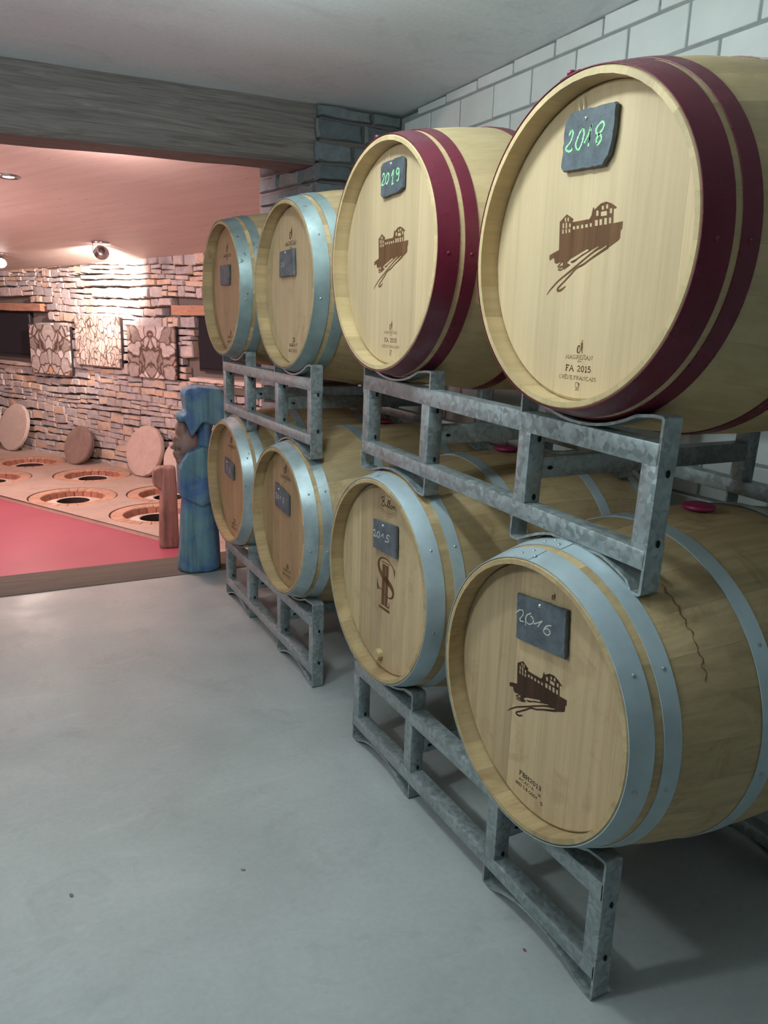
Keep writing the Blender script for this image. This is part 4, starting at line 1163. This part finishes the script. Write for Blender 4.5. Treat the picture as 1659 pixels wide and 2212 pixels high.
# ------------------------------------------------------------------ slate year signs hanging on the heads
def slate_sign(b, outline, nail, strokes, chalk, label, w=.004, strings=False, tilt=.0):
    s = SPEC[b]
    ca = sum(p[0] for p in outline) / len(outline); cb = sum(p[1] for p in outline) / len(outline)
    zf0 = s['p'][2] + DZ(b)
    yaw = s['yaw']
    hx = s['p'][0] + HX
    base_b = min(p[1] for p in outline)
    t = empty('slate_sign', (hx - .002 + ca * 0, s['p'][1] - ca, zf0 + base_b), (0, 0, yaw), label, 'sign', 'slate year signs on the barrels')
    r = random.Random(len(label))
    # outline densified with a chipped edge
    ring = []
    n = len(outline)
    for i in range(n):
        p = Vector(outline[i]); q = Vector(outline[(i + 1) % n]); m = max(2, int((q - p).length / .008))
        for k in range(m):
            c = p.lerp(q, k / m); j = .0009 if k else .0003
            ring.append((c.x - ca + r.uniform(-j, j), c.y - base_b + r.uniform(-j, j)))
    th = .008; m = len(ring); cx_ = 0; cz_ = sum(p[1] for p in ring) / m
    x_b, x_f = -.0022, -.0022 - th
    v = [(x_b, -a, z_) for a, z_ in ring] + [(x_f + .003, -a * .998, z_) for a, z_ in ring]
    v += [(x_f, -a * (1 - r.uniform(.012, .04)), cz_ + (z_ - cz_) * (1 - r.uniform(.01, .035))) for a, z_ in ring]
    f = [tuple(range(m))]
    for k in (0, 1): f += [(k * m + i, k * m + (i + 1) % m, (k + 1) * m + (i + 1) % m, (k + 1) * m + i) for i in range(m)]
    f.append(tuple(range(3 * m - 1, 2 * m - 1, -1)))
    link('plate', mesh_py(v, f, 'plate', True, 25, M['slate']), None, t)
    vv, ff = lathe([(.001, -.003), (.003, -.0026), (.0045, 0), (.001, .0)], 14, 'X')
    link('nail', mesh_py(vv, ff, 'nail', True, 50, M['nail']), None, t, (x_f - .0001, -(nail[0] - ca), nail[1] - base_b))
    fl = Flat()
    for st in strokes:
        # chalk: broken, slightly wobbling stroke
        dense = []
        st = curve(st, 4) if len(st) > 3 else st
        for i in range(len(st) - 1):
            p, q = Vector(st[i]), Vector(st[i + 1]); k_ = max(2, int((q - p).length / .0022))
            dense += [p.lerp(q, j / k_) + Vector((r.uniform(-.0006, .0006), r.uniform(-.0006, .0006))) for j in range(k_)]
        dense.append(Vector(st[-1]))
        fl.stroke([(p.x - ca, p.y - base_b) for p in dense], [w * r.uniform(.55, 1.15) for _ in dense])
    if strokes: fl.build('chalk_numeral', chalk, t, x_f - .0005, (0, 0))
    if strings:
        fl = Flat()
        top = max(p[1] for p in outline) - base_b
        fl.stroke([(-.036 - ca * 0, top - .004), (-.040, top + .008), (-.0425, top + .016)], [.0018, .0016, .0008])
        fl.stroke([(-.026 - ca * 0, top - .004), (-.028, top + .012), (-.0325, top + .024)], [.0018, .0016, .0008])
        fl.build('string_end', M['string'], t, -.004, (0, 0))
    return t
slate_sign('B18', [(-.0799, .2305), (-.0655, .2463), (-.0385, .247), (.0514, .2428), (.0564, .2385), (.0541, .1848), (.047, .1566), (.0335, .1401), (-.0753, .145), (-.0817, .1539)], (-.020, .229),
           [[(-.0625, .207), (-.060, .213), (-.055, .214), (-.053, .207), (-.058, .196), (-.070, .186), (-.066, .181), (-.060, .179), (-.053, .181), (-.050, .186)],
            [(-.027, .212), (-.034, .207), (-.040, .196), (-.043, .188), (-.039, .180), (-.034, .178), (-.028, .184), (-.024, .194), (-.022, .206), (-.027, .212)],
            [(-.019, .187), (-.010, .200), (-.003, .215)], [(-.003, .215), (-.006, .196), (-.0075, .179)], [(-.005, .205), (-.007, .185)],
            [(.020, .214), (.011, .207), (.010, .200), (.016, .196), (.024, .192), (.024, .184), (.018, .1785), (.013, .182), (.013, .188), (.019, .196), (.026, .201), (.030, .209), (.026, .2145), (.020, .214)]],
           M['chalk_green'], 'dark slate reading 2018 in green chalk on the nearest top barrel', .0042, True)
slate_sign('B19', [(-.0602, .2423), (-.045, .2521), (.0565, .254), (.0696, .2482), (.069, .1752), (.0457, .1665), (-.0439, .1611), (-.0556, .1686)], (.001, .243),
           [[(-.047, .217), (-.040, .224), (-.034, .219), (-.040, .206), (-.050, .196), (-.042, .194), (-.032, .197)],
            [(-.014, .222), (-.024, .214), (-.027, .202), (-.020, .195), (-.010, .203), (-.008, .216), (-.014, .222)],
            [(.006, .210), (.017, .224), (.015, .208), (.011, .190)], [(.008, .189), (.020, .191)],
            [(.048, .220), (.040, .226), (.034, .219), (.038, .211), (.046, .214), (.049, .224), (.049, .208), (.044, .196), (.036, .196)]],
           M['chalk_green'], 'dark slate reading 2019 in green chalk between burgundy hoops', .0042, True)
slate_sign('BU3', [(-.102, .1271), (.0375, .1317), (.0434, .0365), (-.108, .0349)], (-.042, .121),
           [[(-.085, .082), (-.078, .088), (-.074, .080), (-.083, .072), (-.072, .072)], [(-.058, .086), (-.064, .078), (-.058, .071), (-.052, .078), (-.058, .086)]],
           M['chalk'], 'almost blank slate with wiped chalk on the top grey-hooped barrel', .002)
slate_sign('BU4', [(-.1003, .1069), (.0342, .1075), (.0284, .0178), (-.0979, .0201)], (-.055, .099), [], M['chalk'], 'plain dark slate on the shaded farthest top barrel')
slate_sign('B15', [(-.0617, .1773), (.0815, .1871), (.0863, .0891), (-.0586, .0872)], (.003, .171),
           [[(-.058, .140), (-.050, .146), (-.045, .142), (-.047, .132), (-.054, .126), (-.046, .126), (-.036, .129)],
            [(-.022, .146), (-.032, .140), (-.033, .130), (-.024, .127), (-.017, .134), (-.018, .143), (-.022, .146)],
            [(-.008, .134), (.004, .144), (.008, .147)], [(.009, .143), (.008, .134)], [(.047, .150), (.030, .149)], [(.032, .148), (.026, .140), (.036, .139), (.040, .131), (.030, .127), (.018, .127)]],
           M['chalk'], 'dark slate reading 2015 in white chalk above the monogram', .0034)
slate_sign('B16', [(-.0803, .2043), (.0783, .2197), (.0859, .1165), (-.0741, .1019)], (-.003, .201),
           [[(-.078, .160), (-.066, .170), (-.056, .172), (-.054, .164), (-.062, .152), (-.062, .147), (-.050, .149)],
            [(-.028, .176), (-.040, .168), (-.044, .157), (-.038, .150), (-.026, .152), (-.018, .160), (-.022, .168), (-.028, .170)], [(-.044, .152), (-.044, .142)],
            [(-.016, .156), (-.004, .163), (.010, .172)], [(.010, .172), (.002, .162), (-.004, .154)],
            [(.038, .172), (.024, .166), (.016, .155), (.020, .148), (.032, .149), (.036, .157), (.028, .162), (.018, .157)]],
           M['chalk'], 'wide slate reading 2016 in faint white chalk on the nearest bottom barrel', .003)
slate_sign('BL3', [(-.095, .135), (.0506, .1088), (.054, .0254), (-.0973, .040)], (-.048, .116),
           [[(-.085, .088), (-.075, .095), (-.072, .086), (-.083, .074), (-.070, .074)], [(-.055, .090), (-.064, .082), (-.056, .073), (-.049, .082), (-.055, .090)], [(-.036, .080), (-.025, .091), (-.027, .074)], [(-.006, .090), (.008, .088), (.0, .080), (.008, .072), (-.006, .070)]],
           M['chalk'], 'tilted slate with a faint chalk year on the second-farthest bottom barrel', .0032)
slate_sign('BL4', [(-.1003, .1055), (.0333, .089), (.031, .0114), (-.1019, .026)], (-.055, .088),
           [[(-.060, .072), (-.050, .070), (-.058, .056), (-.047, .052)], [(-.022, .062), (-.012, .066), (-.008, .058), (-.018, .046), (-.004, .044)]],
           M['chalk'], 'dark slate with a faint chalk 2 on the barrel beside the blue figure', .0035)

# ------------------------------------------------------------------ carved wooden figures
def carve(name, solids, parent, mat, vox=.007, smooth=4):
    """fuse closed solids into one carved surface (voxel remesh)"""
    bm = bmesh.new()
    for it in solids:
        kind = it[0]; args = it[1] if len(it) == 2 else it[1:]
        if kind == 'loft':
            rings = []
            for (cx, cy, cz, hx, hy, tw, pw) in args:
                ring = []
                for i in range(20):
                    a = 2 * PI * i / 20
                    c, s = math.cos(a), math.sin(a)
                    e = 2.0 / pw
                    px, py = hx * math.copysign(abs(c) ** e, c), hy * math.copysign(abs(s) ** e, s)
                    ring.append(bm.verts.new((cx + px * math.cos(tw) - py * math.sin(tw), cy + px * math.sin(tw) + py * math.cos(tw), cz)))
                rings.append(ring)
            for r0, r1 in zip(rings[:-1], rings[1:]):
                for i in range(20): bm.faces.new((r0[i], r0[(i + 1) % 20], r1[(i + 1) % 20], r1[i]))
            bm.faces.new(list(reversed(rings[0]))); bm.faces.new(rings[-1])
        elif kind == 'ball':
            (cx, cy, cz), (hx, hy, hz), rot = args
            g = bmesh.ops.create_icosphere(bm, subdivisions=3, radius=1.0)
            m = Matrix.Translation((cx, cy, cz)) @ Matrix.Rotation(rot, 4, 'Y') @ Matrix.Diagonal((hx, hy, hz, 1))
            bmesh.ops.transform(bm, matrix=m, verts=g['verts'])
        elif kind == 'prism':
            pts, y0, y1 = args
            a = [bm.verts.new((x, y0, z)) for x, z in pts]; b = [bm.verts.new((x, y1, z)) for x, z in pts]
            n = len(pts)
            bm.faces.new(a); bm.faces.new(list(reversed(b)))
            for i in range(n): bm.faces.new((a[i], b[i], b[(i + 1) % n], a[(i + 1) % n]))
    bmesh.ops.recalc_face_normals(bm, faces=bm.faces[:])
    me = bpy.data.meshes.new(name + '_raw'); bm.to_mesh(me); bm.free()
    tmp = bpy.data.objects.new('tmp', me); COL.objects.link(tmp)
    md = tmp.modifiers.new('r', 'REMESH'); md.mode = 'VOXEL'; md.voxel_size = vox
    sm = tmp.modifiers.new('s', 'SMOOTH'); sm.iterations = smooth; sm.factor = .5
    dg = bpy.context.evaluated_depsgraph_get()
    out = bpy.data.meshes.new_from_object(tmp.evaluated_get(dg))
    bpy.data.objects.remove(tmp); out.name = name
    out.materials.clear(); out.materials.append(mat); out.shade_smooth()
    return link(name, out, None, parent)
# blue hooded figure: local x to the viewer's right, z up; base on the sill's front edge
fig = empty("carved_figure", (1.045, 4.24, 0.006), (0, 0, -.10), 'blue-stained carved wooden figure with big hood and brown face beside the barrels', 'statue')
carve('robe', [
    ('loft', [(.015, 0, 0, .118, .10, 0, 2.6), (.015, 0, .02, .122, .105, 0, 2.6), (.02, 0, .16, .113, .10, 0, 2.6), (.022, 0, .34, .103, .095, 0, 2.5), (.03, 0, .50, .092, .09, 0, 2.4), (.04, .0, .62, .075, .08, 0, 2.3), (.055, 0, .70, .045, .06, 0, 2.2), (.06, 0, .80, .045, .055, 0, 2.2), (.06, 0, .86, .06, .07, 0, 2.2)]),
    ('prism', [(-.088, .445), (-.088, .60), (-.07, .645), (-.04, .69), (.04, .72), (.10, .70), (.10, .42), (.03, .385), (.0, .40)], -.115, .05),
    ('prism', [(-.04, .90), (-.052, 1.00), (-.04, 1.03), (.02, 1.042), (.155, 1.03), (.172, 1.0), (.168, .86), (.115, .83), (.045, .855), (.005, .80), (-.018, .765), (-.03, .81), (-.05, .87), (-.062, .885)], -.10, .09),
    ('ball', ((-.062, -.01, .875), (.028, .06, .035), 0)),
], fig, M['blue'], .008, 5)
carve('face', [
    ('ball', ((-.03, -.005, .735), (.065, .062, .085), .1)),
    ('ball', ((-.06, -.005, .80), (.035, .05, .06), 0)),
    ('prism', [(-.075, .755), (-.128, .71), (-.118, .697), (-.085, .692), (-.06, .70)], -.025, .02),
    ('prism', [(-.10, .775), (-.115, .76), (-.105, .735), (-.07, .75)], -.05, .045),
    ('ball', ((-.085, -.005, .675), (.028, .035, .016), 0)), ('ball', ((-.078, -.005, .655), (.030, .035, .014), 0)),
    ('ball', ((-.062, -.005, .630), (.035, .038, .03), 0)),
    ('ball', ((-.085, -.045, .722), (.020, .016, .022), 0)), ('ball', ((-.085, .035, .722), (.020, .016, .022), 0)),
], fig, M['brown'], .006, 3)['label'] = 'brown carved face with a big nose'
fig2 = empty('carved_block', (1.252, 5.94, ZF), (0, 0, -.15), 'brown carved wooden block with a knob, standing on the red floor behind the blue figure', 'statue')
carve('trunk', [
    ('loft', [(.005, 0, 0, .075, .07, 0, 4), (.0, 0, .02, .078, .073, 0, 4), (.005, 0, .30, .070, .066, 0, 4), (.012, 0, .52, .062, .06, 0, 3.5), (.015, 0, .63, .055, .055, 0, 3.2), (.015, 0, .645, .045, .045, 0, 3)]),
    ('prism', [(-.098, .50), (-.105, .57), (-.095, .625), (-.05, .645), (.02, .64), (.0, .52), (-.03, .475), (-.07, .475)], -.05, .05),
    ('ball', ((-.075, 0, .54), (.035, .052, .055), 0)),
], fig2, M['brown'], .008, 4)

# ------------------------------------------------------------------ small things on the floor
def scrap(name, x, y, s, mat, label, cat):
    r = random.Random(int(x * 1000)); n = 9
    v = [(s * (1 - .3 * r.random()) * math.cos(2 * PI * i / n), .55 * s * (1 - .3 * r.random()) * math.sin(2 * PI * i / n), .001 + .002 * r.random()) for i in range(n)] + [(0, 0, .003)]
    f = [(i, (i + 1) % n, n) for i in range(n)]
    bm = bmesh.new(); vs = [bm.verts.new(p) for p in v]
    for q in f: bm.faces.new([vs[i] for i in q])
    g = bmesh.ops.extrude_face_region(bm, geom=bm.faces[:])
    bmesh.ops.translate(bm, vec=(0, 0, -.001), verts=[e for e in g['geom'] if isinstance(e, bmesh.types.BMVert)])
    o = link(name, mesh_bm(bm, name, True, 40, mat), None, None, (x, y, .0002), (0, 0, r.uniform(0, 3)))
    tag(o, label, cat)
scrap('petal', 1.022, 1.156, .006, plain('petal_red', (.30, .03, .05), .6), 'tiny red petal on the concrete beside the nearest rack', 'petal')
scrap('dry_crumb', .104, 1.794, .009, plain('crumb_grey', (.14, .14, .13), .9), 'small grey crumb on the concrete at the left', 'crumb')
scrap('dry_crumb', .516, 1.698, .008, plain('crumb_brown', (.22, .19, .15), .9), 'small brownish crumb on the concrete in the middle', 'crumb')
